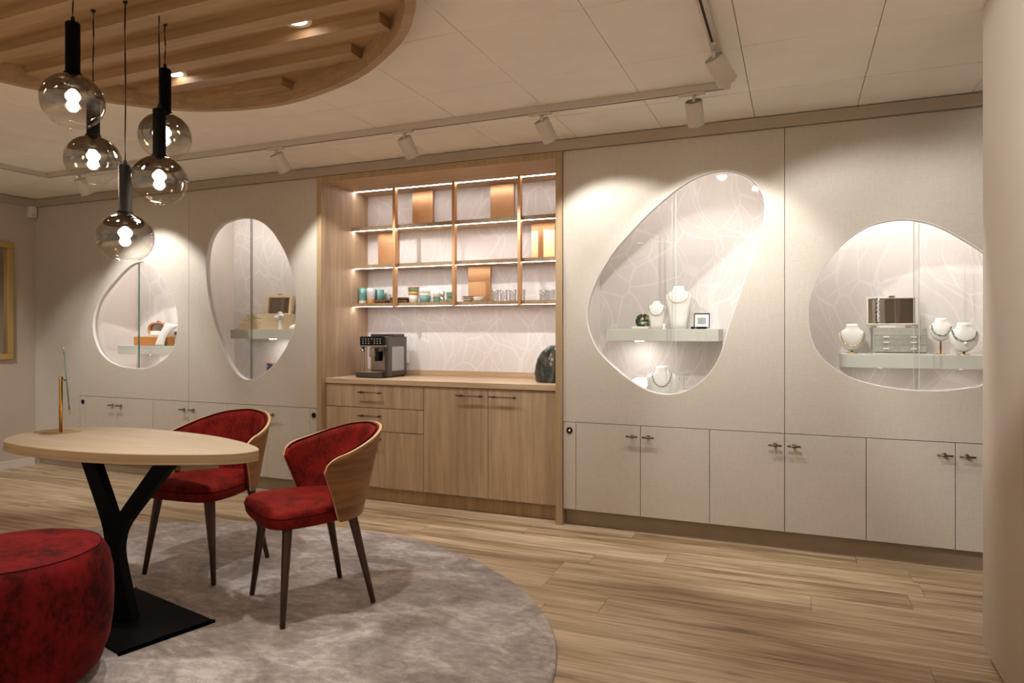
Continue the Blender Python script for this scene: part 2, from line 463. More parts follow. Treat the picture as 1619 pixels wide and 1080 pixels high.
def inset(pts, d):
    n = len(pts); area = sum(pts[i].x*pts[(i+1) % n].y-pts[(i+1) % n].x*pts[i].y for i in range(n))
    sg = 1 if area > 0 else -1; out = []
    for i in range(n):
        t = (pts[(i+1) % n]-pts[i-1]).normalized()
        out.append(pts[i]+Vector((-t.y, t.x))*d*sg)
    return out
def light(name, kind, loc, power, col, parent=None, aim=None, size=None, blend=.3, radius=.03):
    d = bpy.data.lights.new(name, kind); d.energy = power; d.color = col; d.shadow_soft_size = radius
    if kind == 'SPOT': d.spot_size = size; d.spot_blend = blend
    o = bpy.data.objects.new(name, d); C.objects.link(o)
    o.location = Vector(loc)-(ORG.get(parent.name, Vector()) if parent else Vector())
    if aim is not None: o.rotation_euler = (Vector(aim)-Vector(loc)).to_track_quat('-Z', 'Y').to_euler()
    if parent: o.parent = parent
    return o

# ------------------------------------------------------------------ the room shell
CZ = 2.483
floor = struct(MB().box(-6.75, 3.1, -2.6, 4.9, -.08, -.021).build('floor', 'dark'))
lengths = [1.22, 1.52, 1.82, 2.1]
plank_me = {}
for L in lengths:
    o = MB().cbox(-L/2+.0008, L/2-.0008, -.0942, .0942, -.02, 0, .0006).build('plank', 'floor', floor)
    plank_me[L] = o.data; C.objects.unlink(o); bpy.data.objects.remove(o)
y = 4.27-.095; row = 0
while y > -2.5:
    x = -6.62-random.random()*1.1
    while x < 3.0:
        L = random.choice(lengths)
        if x+L > -6.6:
            p = bpy.data.objects.new('plank', plank_me[L]); C.objects.link(p); p.parent = floor
            p.location = (x+L/2, y, 0)
        x += L
        if y < .2 and x > 3.0: break
    y -= .19; row += 1

ceiling = struct(MB().box(-6.75, 3.1, -2.6, 4.9, CZ+.018, CZ+.08).build('ceiling', 'tilegap'))
tile_me = MB().cbox(-.2635, .2635, -.2975, .2975, 0, .0175, .002).build('ceiling_tile', 'tile', ceiling)
tm = tile_me.data; C.objects.unlink(tile_me); bpy.data.objects.remove(tile_me)
tm2 = MB().cbox(-.2635, .2635, -.234, .234, 0, .0175, .002).build('ceiling_tile', 'tile', ceiling)
tmn = tm2.data; C.objects.unlink(tm2); bpy.data.objects.remove(tm2)
for i in range(-12, 7):
    cx = -.22+.53*i+.265
    t = bpy.data.objects.new('ceiling_tile', tmn); C.objects.link(t); t.parent = ceiling; t.location = (cx, 3.712+.2365, CZ)
    for j in range(0, 11):
        t = bpy.data.objects.new('ceiling_tile', tm); C.objects.link(t); t.parent = ceiling
        t.location = (cx, 3.709-.3-.6*j, CZ)

struct(MB().box(-6.75, 3.1, 4.80, 4.9, -.02, 2.6).build('wall_back', 'plaster'))
struct(MB().box(-6.75, -6.6, -2.6, 4.80, -.02, 2.6).build('wall_left', 'plaster'))
struct(MB().cbox(.655, 1.15, 2.15, 3.08, .05, CZ-.001, .006).build('wall_pillar', 'plaster'))
struct(MB().box(.685, 1.12, 2.18, 3.02, 0, .052).build('baseboard_pillar', 'plaster'))
struct(MB().box(1.262, 3.0, 4.18, 4.79, 0, 2.41).build('wall_back', 'linen'))
struct(MB().box(-6.6, 3.0, 4.158, 4.79, 2.411, CZ-.006).build('trim_1', 'cornice'))
struct(MB().box(-6.6, -6.565, -2.6, 4.157, 2.411, CZ-.006).build('trim_2', 'cornice'))
struct(MB().box(-6.6, -6.585, -2.6, 4.17, 0, .07).build('baseboard_left', 'whitebase'))
struct(MB().box(-6.6, -3.334, 4.232, 4.26, 0, .104).build('baseboard_back', 'plinth'))
struct(MB().box(-1.385, 1.262, 4.232, 4.26, 0, .104).build('baseboard_back', 'plinth'))

# ------------------------------------------------------------------ display cases in the fabric wall
N1 = [[-5.22, 1.852], [-5.15, 1.842], [-5.038, 1.785], [-4.942, 1.703], [-4.861, 1.602], [-4.8, 1.483], [-4.773, 1.355], [-4.776, 1.257], [-4.8, 1.159], [-4.854, 1.07], [-4.942, 0.999], [-5.052, 0.947], [-5.164, 0.925], [-5.277, 0.923], [-5.407, 0.93], [-5.524, 0.953], [-5.628, 0.993], [-5.703, 1.044], [-5.756, 1.111], [-5.794, 1.194], [-5.812, 1.278], [-5.806, 1.362], [-5.771, 1.456], [-5.718, 1.539], [-5.628, 1.62], [-5.524, 1.705], [-5.421, 1.779], [-5.32, 1.831]]
N2 = [[-4.023, 2.152], [-3.954, 2.139], [-3.851, 2.097], [-3.75, 2.011], [-3.667, 1.902], [-3.609, 1.794], [-3.56, 1.668], [-3.535, 1.538], [-3.532, 1.42], [-3.543, 1.303], [-3.584, 1.199], [-3.65, 1.094], [-3.733, 1.0], [-3.834, 0.926], [-3.92, 0.879], [-4.006, 0.861], [-4.076, 0.872], [-4.155, 0.925], [-4.227, 1.012], [-4.29, 1.128], [-4.354, 1.258], [-4.409, 1.418], [-4.445, 1.571], [-4.46, 1.724], [-4.455, 1.863], [-4.427, 1.972], [-4.372, 2.059], [-4.29, 2.117], [-4.2, 2.145], [-4.111, 2.155]]
N3 = [[-0.375, 2.196], [-0.299, 2.173], [-0.23, 2.127], [-0.186, 2.064], [-0.165, 1.996], [-0.164, 1.917], [-0.18, 1.826], [-0.217, 1.696], [-0.267, 1.566], [-0.318, 1.407], [-0.363, 1.274], [-0.395, 1.153], [-0.427, 1.071], [-0.479, 0.989], [-0.545, 0.926], [-0.625, 0.88], [-0.707, 0.862], [-0.79, 0.867], [-0.874, 0.895], [-0.973, 0.956], [-1.06, 1.025], [-1.134, 1.095], [-1.186, 1.174], [-1.22, 1.261], [-1.231, 1.348], [-1.22, 1.435], [-1.186, 1.536], [-1.134, 1.635], [-1.06, 1.747], [-0.973, 1.843], [-0.874, 1.943], [-0.762, 2.04], [-0.652, 2.122], [-0.545, 2.174], [-0.453, 2.196]]
N4 = [[0.536, 1.852], [0.606, 1.84], [0.674, 1.816], [0.742, 1.778], [0.809, 1.73], [0.888, 1.668], [0.963, 1.592], [1.015, 1.495], [1.035, 1.38], [1.023, 1.256], [0.995, 1.142], [0.947, 1.026], [0.888, 0.964], [0.825, 0.95], [0.742, 0.934], [0.64, 0.929], [0.536, 0.932], [0.429, 0.947], [0.32, 0.974], [0.228, 1.018], [0.162, 1.069], [0.109, 1.131], [0.08, 1.205], [0.066, 1.278], [0.061, 1.342], [0.066, 1.415], [0.085, 1.489], [0.119, 1.567], [0.171, 1.654], [0.237, 1.734], [0.302, 1.787], [0.366, 1.825], [0.447, 1.847]]
PF, PT = 4.18, .036      # front face of the panels, panel thickness
def pierced_panel(outer, hole, y0, y1, parent):
    bm = bmesh.new(); E = []
    for loop in (outer, hole):
        vs = [bm.verts.new((p[0], y0, p[1])) for p in loop]
        E += [bm.edges.new((vs[i], vs[(i+1) % len(vs)])) for i in range(len(vs))]
    bmesh.ops.triangle_fill(bm, use_beauty=True, use_dissolve=False, edges=E)
    r = bmesh.ops.extrude_face_region(bm, geom=bm.faces[:])
    for e in r['geom']:
        if isinstance(e, bmesh.types.BMVert): e.co.y = y1
    mb = MB(); mb.bm(bm); return mb.build('front_panel', 'linen', parent)
ZC0, ZC1 = .668, 2.408
def display_case(hole, outer, x0, x1, sx0, sx1, sz, label, puck, cl):
    t = thing('display_case', label, 'display case', ((x0+x1)/2, PF, ZC0))
    h = smooth_loop(spline(hole, 5), 2)
    pierced_panel(outer, h, PF, PF+PT, t)
    # the white lacquered lip lining the opening
    n = len(h); hi = inset(h, .004)
    mb = MB()
    R = [[(p.x, yy, p.y) for p in hh] for hh, yy in ((h, PF+.001), (hi, PF+.001), (hi, PF+PT+.004), (h, PF+PT+.004))]
    mb.rings(R+[R[0]], 0, True, (False, False)); mb.build('opening_lip', 'lip', t)
    y0, y1 = PF+PT, 4.68
    zb, zt = .70, 2.30
    MB().box(x0, x1, y1, y1+.018, zb, zt).build('back_panel', 'paper', t)
    MB().box(x0-.018, x0, y0+.001, y1, zb, zt).build('side_panel', 'niche', t)
    MB().box(x1, x1+.018, y0+.001, y1, zb, zt).build('side_panel', 'niche', t)
    MB().box(x0, x1, y0+.001, y1, zb-.018, zb).build('floor_panel', 'niche', t)
    MB().box(x0, x1, y0+.001, y1, zt, zt+.018).build('top_panel', 'niche', t)
    MB().cbox(sx0, sx1, 4.40, 4.679, sz-.078, sz, .002).build('shelf', 'shelfpaint', t)
    for px in puck:
        MB().lathe([(.028, 0), (.028, .003), (.025, .0032)], (px, 4.5, sz-.0815), 20).build('puck_light', 'puck'+cl[-1], t)
    xm = (x0+x1)/2
    for a, b, yy in ((x0+.004, xm+.012, 4.2235), (xm-.012, x1-.004, 4.2335)):
        g = MB().box(a+.002, b-.002, yy, yy+.005, .705, 2.295).build('sliding_glass', 'glass', t)
        xe = b if yy < 4.23 else a
        MB().box(xe-.0018, xe+.0018, yy, yy+.005, .705, 2.295).build('glass_edge', 'glassedge' if cl in ('caseled1', 'caseled2') else 'glassedge_lit', g)
    s_ = MB().box(x0+.05, x1-.05, y0+.032, y0+.05, zt-.012, zt-.002).build('added_light_strip', M[cl], t)  # added out of sight behind the panel top to light the case
    return t
case1 = display_case(N1, [(-6.598, .106), (-5.979, .106), (-5.979, ZC0), (-4.6495, ZC0), (-4.6495, ZC1), (-6.598, ZC1)], -5.894, -4.69, -5.78, -4.75, 1.117,
             'small egg-shaped wall showcase in beige fabric panel holding the orange jewellery box', (-5.45, -5.05), 'caseled1')
case2 = display_case(N2, [(-4.6465, ZC0), (-3.334, ZC0), (-3.334, ZC1), (-4.6465, ZC1)], -4.652, -3.40, -4.415, -3.60, 1.263,
             'tall teardrop wall showcase in beige fabric panel holding the maple jewellery box', (-4.05,), 'caseled2')
case3 = display_case(N3, [(-1.385, ZC0), (-.0615, ZC0), (-.0615, ZC1), (-1.385, ZC1)], -1.28, -.10, -1.165, -.445, 1.263,
             'large slanted bean-shaped wall showcase with white necklace torsos in beige fabric panel', (-.96,), 'caseled3')
case4 = display_case(N4, [(-.0585, ZC0), (1.26, ZC0), (1.26, ZC1), (-.0585, ZC1)], -.04, 1.24, .245, 1.13, 1.117,
             'wide rounded wall showcase beside the pillar holding grey jewellery box with drawers', (.45, .85), 'caseled4')

# ------------------------------------------------------------------ base cabinets under the showcases
def t_handle(x, z, parent, y=PF):
    mb = MB()
    mb.tube([(x-.036, y-.026, z), (x+.036, y-.026, z)], .0055, 10)
    mb.tube([(x, y-.0265, z), (x, y, z)], .0075, 10)
    mb.lathe([(.012, -.002), (.012, .0), (.009, .003)], (x, y-.001, z), 12, rot=Matrix.Rotation(PI/2, 3, 'X'))
    return mb.build('handle', 'bronze', parent)
def base_cabinet(x0, xm, x1, label, filler=None):
    t = thing('base_cabinet', label, 'cabinet', ((x0+x1)/2, PF, 0), 'fabric-faced base cabinets under the showcases')
    z0, z1 = .106, .664
    xl, xr = min(x0, filler[0] if filler else x0), max(x1, filler[1] if filler else x1)
    MB().box(xl+.001, xr-.001, PF+.022, 4.66, z0, z1-.004).build('carcass', 'dark', t)
    for a, b, hx in ((x0, xm, xm-.05), (xm, x1, xm+.05)):
        d = MB().cbox(a+.0016, b-.0016, PF, PF+.02, z0, z1, .0012).build('door', 'linen', t)
        t_handle(hx, z1-.066, d)
    if filler:
        f = MB().cbox(filler[0]+.0016, filler[1]-.0016, PF, PF+.02, z0, z1, .0012).build('filler_strip', 'linen', t)
        cx = (filler[0]+filler[1])/2
        rx = Matrix.Rotation(PI/2, 3, 'X')
        l = MB().lathe([(.021, -.004), (.021, .003), (.018, .005), (.014, .002)], (cx, PF, .612), 20, rot=rx).build('lock', 'blackgloss', f)
        if filler[2]:
            MB().lathe([(.0075, .0), (.006, .004), (.002, .005)], (cx, PF, .612), 14, rot=rx).build('indicator_light', 'redled', t)
    return t
base_cabinet(-5.899, -5.499, -5.06, 'beige fabric two-door cabinet below the egg-shaped showcase with lock strip', (-5.977, -5.899, False))
base_cabinet(-5.06, -4.648, -4.229, 'beige fabric two-door cabinet between egg-shaped and teardrop showcases, behind the table')
base_cabinet(-4.229, -3.816, -3.403, 'beige fabric two-door cabinet below the teardrop showcase beside the oak alcove', (-3.403, -3.333, False))
base_cabinet(-1.30, -.886, -.473, 'beige fabric two-door cabinet with red lock light beside the oak alcove', (-1.386, -1.30, True))
base_cabinet(-.473, -.06, .354, 'beige fabric two-door cabinet under the joint between bean-shaped and rounded showcases')
base_cabinet(.354, .77, 1.19, 'beige fabric two-door cabinet below rounded showcase, cut off by the pillar', (1.19, 1.26, False))

# ------------------------------------------------------------------ oak alcove
AX0, AX1, AF, AB = -3.288, -1.432, 4.165, 4.767
al = thing('alcove_surround', 'oak-lined coffee alcove with leaf wallpaper back between the fabric wall panels', 'alcove', ((AX0+AX1)/2, AF, 0))
for a, b in ((AX0-.042, AX0), (AX1, AX1+.044)):
    j = MB().box(a, b, AF+.003, 4.79, 0, 2.408).build('side_panel', 'oakv', al)
    MB().box(a, b, AF-.001, AF+.003, 0, 2.408).build('edge_strip', 'oaktrim', j)
j = MB().box(AX0, AX1, AF+.003, 4.79, 2.367, 2.408).build('soffit', 'oakh', al)
MB().box(AX0, AX1, AF-.001, AF+.003, 2.367, 2.408).build('edge_strip', 'oaktrim', j)
MB().box(AX0, AX1, AB, AB+.02, 0, 2.366).build('back_panel', 'paper', al)

ct = thing('countertop', 'oak countertop with low upstand under the lit shelves, holding the coffee machine', 'countertop', ((AX0+AX1)/2, 4.215, .858))
MB().cbox(AX0+.001, AX1-.001, 4.212, AB-.001, .858, .895, .0015).build('worktop', 'oakh', ct)
MB().box(AX0+.001, AX1-.001, AB-.016, AB-.001, .8955, .938).build('upstand', 'oakh', ct)

def bar_handle(x0, x1, z, parent, y):
    mb = MB(); yy = y-.03
    mb.tube([(x0, yy, z), (x1, yy, z)], .0045, 8)
    for x in (x0+.035, x1-.012):
        mb.tube([(x, yy, z), (x, y, z)], .0045, 8)
        mb.lathe([(.009, -.007), (.009, .007)], (x, yy, z), 10, rot=Matrix.Rotation(PI/2, 3, 'Y'))
    return mb.build('handle', 'bronze', parent)
FY = 4.221
dc = thing('drawer_cabinet', 'oak drawer cabinet with three drawers standing under the coffee machine', 'cabinet', ((AX0-2.44)/2, FY, 0))
MB().box(AX0+.001, -2.441, FY+.021, 4.75, .105, .856).build('carcass', 'dark', dc)
MB().box(AX0+.001, -2.441, 4.267, 4.285, .001, .104).build('toe_kick', 'oaktrim', dc)
for z0, z1, hz in ((.688, .853, .80), (.517, .683, .628), (.107, .512, .462)):
    d = MB().cbox(AX0+.003, -2.4425, FY, FY+.02, z0, z1, .001).build('drawer', 'oakv', dc)
    bar_handle(-2.985, -2.785, hz, d, FY)
dd = thing('door_cabinet', 'oak cabinet with two tall doors standing under the dark polished stone', 'cabinet', ((-2.44+AX1)/2, FY, 0))
MB().box(-2.439, AX1-.001, FY+.021, 4.75, .105, .856).build('carcass', 'dark', dd)
MB().box(-2.439, AX1-.001, 4.267, 4.285, .001, .104).build('toe_kick', 'oaktrim', dd)
for a, b, h0 in ((-2.4395, -1.9395, -2.171), (-1.9365, AX1-.003, -1.923)):
    d = MB().cbox(a+.001, b, FY, FY+.02, .107, .853, .001).build('door', 'oakv', dd)
    bar_handle(h0, h0+.2, .805, d, FY)

sh = thing('wall_shelving', 'oak wall shelves with glowing LED strips and copper uprights inside the alcove', 'shelves', ((AX0+AX1)/2, 4.54, 1.44))
SZ = (2.077, 1.775, 1.470)
for z in SZ:
    s_ = MB().box(AX0+.001, AX1-.001, 4.542, AB-.001, z-.027, z).build('shelf', 'oakh', sh)
    MB().box(AX0+.001, AX1-.001, 4.5395, 4.542, z-.0275, z).build('edge_strip', 'oaktrim', s_)
    MB().box(AX0+.004, AX1-.004, 4.558, 4.578, z-.0276, z-.0269).build('led_strip', 'led', s_)
MB().box(AX0+.004, AX1-.004, 4.568, 4.588, 2.3660, 2.3669).build('led_strip', 'led', sh)
for x in (-2.877, -2.361, -1.835):
    MB().box(x, x+.022, 4.50, 4.539, 1.436, 2.366).build('upright', 'copperp', sh)
for x0, x1, z0, z1 in ((-2.847, -2.659, SZ[0]+.001, 2.365), (-2.155, -1.964, SZ[0]+.001, 2.365), (-3.171, -2.983, SZ[1]+.001, SZ[0]-.028),
                       (-1.821, -1.636, SZ[1]+.001, SZ[0]-.028), (-2.346, -2.157, SZ[2]+.001, SZ[1]-.028)):
    MB().cbox(x0, x1, 4.742, AB-.001, z0, z1, .001).build('copper_panel', 'copper', sh)

# ------------------------------------------------------------------ ceiling canopy of oak slats
RO = [(-1.16, 1.86), (-1.198, 2.018), (-1.263, 2.117), (-1.366, 2.244), (-1.519, 2.372), (-1.745, 2.523), (-1.944, 2.608), (-2.234, 2.694), (-2.488, 2.712), (-2.769, 2.655),
      (-2.988, 2.536), (-3.169, 2.324), (-3.283, 2.122), (-3.344, 1.963), (-3.40, 1.70), (-3.36, 1.40), (-3.20, 1.12), (-2.93, .90), (-2.58, .78), (-2.20, .77), (-1.80, .86), (-1.47, 1.05), (-1.25, 1.33), (-1.15, 1.6)]
ro = smooth_loop(spline(RO, 5), 3); ri = inset(ro, .038)
ca = thing('ceiling_canopy', 'oval oak ceiling canopy with parallel slats above the table', 'ceiling panel', (-2.3, 1.75, 2.38))
def ring_prism(outer, inner, z0, z1):
    R = [[(p.x, p.y, z) for p in hh] for hh, z in ((outer, z0), (inner, z0), (inner, z1), (outer, z1))]
    return MB().rings(R+[R[0]], 0, False, (False, False))
ring_prism(ro, ri, 2.382, 2.481).build('rim', 'canopy', ca)
MB().prism([(p.x, p.y) for p in inset(ro, .036)], 2.470, 2.481).build('panel', 'canopy', ca)
def span(poly, yv):
    xs = []
    for i in range(len(poly)):
        a, b = poly[i], poly[(i+1) % len(poly)]
        if (a.y-yv)*(b.y-yv) < 0: xs.append(a.x+(yv-a.y)/(b.y-a.y)*(b.x-a.x))
    return (min(xs), max(xs)) if len(xs) > 1 else None
for k in range(-5, 4):
    y0 = 2.013+.1905*k
    s1, s2 = span(ri, y0), span(ri, y0+.075)
    if not s1 or not s2: continue
    a, b = max(s1[0], s2[0])+.004, min(s1[1], s2[1])-.004
    if b-a > .2: MB().box(a, b, y0, y0+.075, 2.428, 2.4695).build('slat', 'canopy', ca)

def downlight(x, y, z, label, power=DOWN_W, angle=math.radians(86), seen=True):
    t = thing('downlight', label, 'downlight', (x, y, z), 'recessed downlights')
    MB().lathe([(.046, -.004), (.062, -.007), (.066, -.0045), (.066, 0)], (x, y, z), 28, cap=(False, False)).build('trim_ring', 'white', t)
    MB().lathe([(.046, -.0042), (.042, -.002), (.001, -.0015)], (x, y, z), 24, cap=(False, True)).build('lens', 'downlens', t)
    light('downlight_beam', 'SPOT', (x, y, z-.012), power, SPOT_COL, t, (x, y, 0), angle, .55, .035)
    return t
downlight(-1.808, 2.13, 2.4698, 'recessed white downlight in the slatted canopy, clear of the pendant lamps')
downlight(-2.712, 2.345, 2.4698, 'recessed white downlight in the slatted canopy, behind the black pendant tubes')
for gx, where in ((-4.6, 'on the side of the gold-framed mirror'), (-2.0, 'midway between mirror wall and pillar'), (.7, 'on the side of the pillar')):
    downlight(gx, -1.0, CZ-.0002, 'added fill downlight, unseen behind the viewpoint, '+where, power=660.0, angle=math.radians(72))  # lamps added out of view to raise the room's general light
downlight(-2.95, 1.42, 2.4698, 'added downlight, out of view in the slatted canopy above the red pouf', power=DOWN_W*.5)  # extra lamp added outside the frame for more light

# ------------------------------------------------------------------ track and spots
TZ = CZ-.034
def track(x0, x1, y0, y1, label, along):
    t = thing('lighting_track', label, 'lighting track', ((x0+x1)/2, (y0+y1)/2, TZ))
    MB().cbox(x0, x1, y0, y1, TZ, CZ-.0005, .002).build('channel', 'trackgrey', t)
    if along == 'x': MB().box(x0+.03, x1-.03, y1-.020, y1-.012, TZ-.0006, TZ+.002).build('slot', 'dark', t)
    else: MB().box(x0+.010, x0+.020, y0, y1-.03, TZ-.0006, TZ+.002).build('slot', 'dark', t)
    return t
track(-5.42, -.30, 3.497, 3.533, 'long white lighting track running along the fabric wall', 'x')
track(-.336, -.30, .4, 3.496, 'white lighting track running out from the wall past the pillar', 'y')
track(-5.42, -5.384, .4, 3.496, 'white lighting track near the corner with the motion sensor', 'y')
def track_spot(x, y, aim, label, along='x', power=SPOT_W, ang=90):
    t = thing('track_spot', label, 'spotlight', (x, y, TZ), 'white cylinder spots on the track')
    if along == 'x': MB().cbox(x-.075, x+.055, y-.012, y+.014, TZ-.012, TZ-.0008, .002).build('adapter', 'spotwhite', t)
    else: MB().cbox(x-.013, x+.013, y-.06, y+.06, TZ-.012, TZ-.0008, .002).build('adapter', 'spotwhite', t)
    MB().tube([(x, y, TZ-.010), (x, y, TZ-.050)], .008, 10).build('stem', 'spotwhite', t)
    d = (Vector(aim)-Vector((x, y, TZ-.09))).normalized()
    c = Vector((x, y, TZ-.048))+d*.055
    R = Vector((0, 0, 1)).rotation_difference(d).to_matrix()
    body = MB().lathe([(.040, -.062), (.0425, -.060), (.0425, .062), (.0395, .0635), (.0385, .060), (.037, .036), (.0, .034)], c, 28, rot=R, cap=(False, False)).build('housing', 'spotwhite', t)
    mb = MB(); mb.lathe([(.0405, -.0555), (.001, -.055)], c, 24, rot=R, cap=(False, False), mi=0)
    for k in range(-4, 5):
        hw = math.sqrt(max(0, .0395**2-(k*.0085)**2))
        v = [R @ Vector(p)+c for p in ((k*.0085-.0015, -hw, -.0555), (k*.0085+.0015, -hw, -.0555), (k*.0085+.0015, hw, -.0555), (k*.0085-.0015, hw, -.0555),
                                      (k*.0085-.0015, -hw, -.0615), (k*.0085+.0015, -hw, -.0615), (k*.0085+.0015, hw, -.0615), (k*.0085-.0015, hw, -.0615))]
        mb.add(v, [(4, 5, 6, 7), (0, 1, 5, 4), (1, 2, 6, 5), (2, 3, 7, 6), (3, 0, 4, 7)], 1)
    mb.build('cooling_grille', ['dark', 'trackgrey'], t)
    MB().lathe([(.036, .040), (.001, .0405)], c, 20, rot=R, cap=(False, False)).build('lens', 'lens', t)
    p = c+d*.066
    light('spot_beam', 'SPOT', p, power, SPOT_COL, t, p+d, math.radians(ang), .42, .013)
    return t
track_spot(-5.03, 3.515, (-5.0, 4.18, 1.2), 'white track spot half hidden behind a smoked pendant globe', power=SPOT_W*1.45)
track_spot(-3.135, 3.515, (-2.98, 4.18, 1.45), 'white track spot aimed between teardrop showcase and oak alcove', power=SPOT_W*1.15)
track_spot(-2.165, 3.515, (-2.02, 4.18, 1.45), 'white track spot in front of the alcove shelves', power=SPOT_W*.72)
track_spot(-1.29, 3.515, (-1.0, 4.18, 1.45), 'white track spot hanging in front of the alcove edge, tilted to bean-shaped showcase')
track_spot(-.475, 3.515, (-.45, 4.18, 1.45), 'white track spot next to the track corner, grille seen from behind')
track_spot(-.318, 2.985, (.50, 4.18, .95), 'white track spot on the outgoing track, tilted towards the rounded showcase', 'y', SPOT_W*1.5)

track_spot(-5.402, 2.55, (-6.6, 2.9, 1.3), 'added unseen track spot on the side track aimed at the gold-framed mirror', 'y', SPOT_W*1.2, 76)  # added outside the frame to brighten the side wall
track_spot(-5.402, 2.05, (-5.45, 4.18, .35), 'added unseen track spot on the side track aimed at the egg-shaped showcase', 'y', SPOT_W*1.6, 62)  # another added spot, lifts the panels below the egg-shaped showcase
track_spot(-.318, 1.35, (.655, 2.72, 1.75), 'added unseen track spot on the outgoing track, turned towards the pillar', 'y', SPOT_W*2.3, 52)  # spot added out of view to brighten the pillar face

# ------------------------------------------------------------------ pendants
def pendant(x, y, zc, label):
    t = thing('pendant_lamp', label, 'pendant lamp', (x, y, zc), 'smoked glass pendant lamps')
    prof = []
    r, zr = .0975, .092
    for i in range(4, 31):
        a = PI*i/36
        prof.append((r*math.sin(a)**.97, zr*math.cos(a)))
    prof = [(.026, zr*.985)]+prof
    g = MB().lathe(prof, (x, y, zc), 40, cap=(False, False)).build('glass_globe', 'smoke', t)
    MB().lathe([(prof[-1][0], prof[-1][1]), (prof[-1][0]+.0015, prof[-1][1]-.0012), (prof[-1][0]-.001, prof[-1][1]-.002)], (x, y, zc), 40, cap=(False, False)).build('glass_rim', 'clear', g)
    top = zc+.092
    MB().lathe([(.020, -.012), (.027, -.004), (.027, .004), (.0225, .006), (.0225, .172), (.020, .175), (.001, .1755)], (x, y, top), 24).build('lamp_holder', 'blackmetal', t)
    b = MB().lathe([(.013, .018), (.013, .006), (.010, 0), (.008, -.010)], (x, y, top-.030), 16).build('socket', 'cable', t)
    MB().lathe([(.019*math.sin(PI*k/10), .026*math.cos(PI*k/10)) for k in range(0, 11)], (x, y, zc+.016), 18).build('bulb', 'bulb', t)
    MB().lathe([(.008, 0), (.006, .018), (.003, .022)], (x, y, top+.175), 12).build('cable_grip', 'cable', t)
    z0, z1 = top+.19, 2.4695
    MB().tube([(x+.002*math.sin(k*1.3+x*9)*(0 if k in (0, 6) else 1), y, z0+(z1-z0)*k/6) for k in range(7)], .0027, 6).build('cable', 'cable', t)
    MB().lathe([(.007, -.008), (.008, 0)], (x, y, 2.4697), 12).build('ceiling_grommet', 'cable', t)
    light('pendant_glow', 'POINT', (x, y, zc-.03), 2.2, WARM, t, radius=.03)
    return t
pendant(-2.274, 1.565, 2.033, 'smoked glass pendant with largest globe, nearest the camera under the canopy')
pendant(-2.464, 1.775, 1.898, 'smoked glass pendant half tucked behind the largest globe')
pendant(-2.309, 1.962, 2.021, 'smoked glass pendant half hidden behind another black lamp tube, beneath the canopy downlight')
pendant(-2.197, 1.842, 1.812, 'smoked glass pendant hanging second lowest, its tube overlapping the pendant behind')
pendant(-2.289, 1.773, 1.595, 'smoked glass pendant hanging lowest of the five, above the egg-shaped showcase')

# ------------------------------------------------------------------ rug, table, pouf
RG = [(-4.216, 2.84), (-3.866, 3.138), (-3.519, 3.322), (-3.20, 3.44), (-2.775, 3.516), (-2.453, 3.54), (-2.175, 3.525), (-1.866, 3.444), (-1.557, 3.297), (-1.247, 3.073), (-1.021, 2.813), (-.872, 2.549), (-.79, 2.25),
      (-.76, 1.90), (-.81, 1.5), (-.97, 1.1), (-1.3, .7), (-1.8, .4), (-2.5, .27), (-3.3, .42), (-4.0, .85), (-4.45, 1.5), (-4.5, 2.2)]
rg = smooth_loop(spline(RG, 6), 3)
rmb = MB(); rr = [[(p.x, p.y, z) for p in hh] for hh, z in ((rg, .0005), (rg, .008), (inset(rg, .006), .0125))]
rmb.rings(rr, 0, False, (True, True))
tag(recenter(rmb.build('rug', 'rug')), 'round taupe viscose rug with brushed sheen under the table and chairs', 'rug')

TT = [(-3.347, 1.985), (-3.453, 2.083), (-3.505, 2.225), (-3.475, 2.355), (-3.388, 2.435), (-3.203, 2.488), (-2.944, 2.498), (-2.605, 2.459), (-2.323, 2.373), (-2.135, 2.275), (-2.091, 2.200), (-2.160, 2.11), (-2.369, 2.01), (-2.572, 1.946), (-2.836, 1.915), (-3.098, 1.925), (-3.25, 1.95)]
tt = smooth_loop(spline([(-2.80+(x+2.80)*1.012, 2.205+(y-2.205)*1.01) for x, y in TT], 6), 2)
tb = thing('table', 'pebble-shaped pale wood table on a black steel Y base, standing on the rug', 'table', (-2.62, 2.07, .0125))
mb = MB(); z0, z1 = .704, .750
R = [[(p.x, p.y, z) for p in hh] for hh, z in ((inset(tt, .004), z0), (tt, z0+.003), (tt, z1-.003), (inset(tt, .003), z1))]
mb.rings(R, 1, False, (False, False)); n = len(tt)
mb.add(R[-1], [list(range(n))], 0); mb.add(R[0], [list(range(n))[::-1]], 1)
mb.build('tabletop', ['table', 'tableedge'], tb)
MB().prism([(-2.42, 2.135), (-2.325, 2.25), (-2.62, 2.43), (-2.86, 2.22)], .652, .7035).build('mounting_plate', 'tableedge', tb)
pl = [(-2.289, 2.181), (-2.387, 1.822), (-3.0, 1.96), (-2.91, 2.31)]
pl = smooth_loop(spline([Vector(a).lerp(Vector(b), k) for a, b in zip(pl, pl[1:]+pl[:1]) for k in (.02, .5, .98)], 3), 0)
MB().prism([(p.x, p.y) for p in pl], .0128, .024).build('base_plate', 'blackmetal', tb)
ux, uy = .949, .316
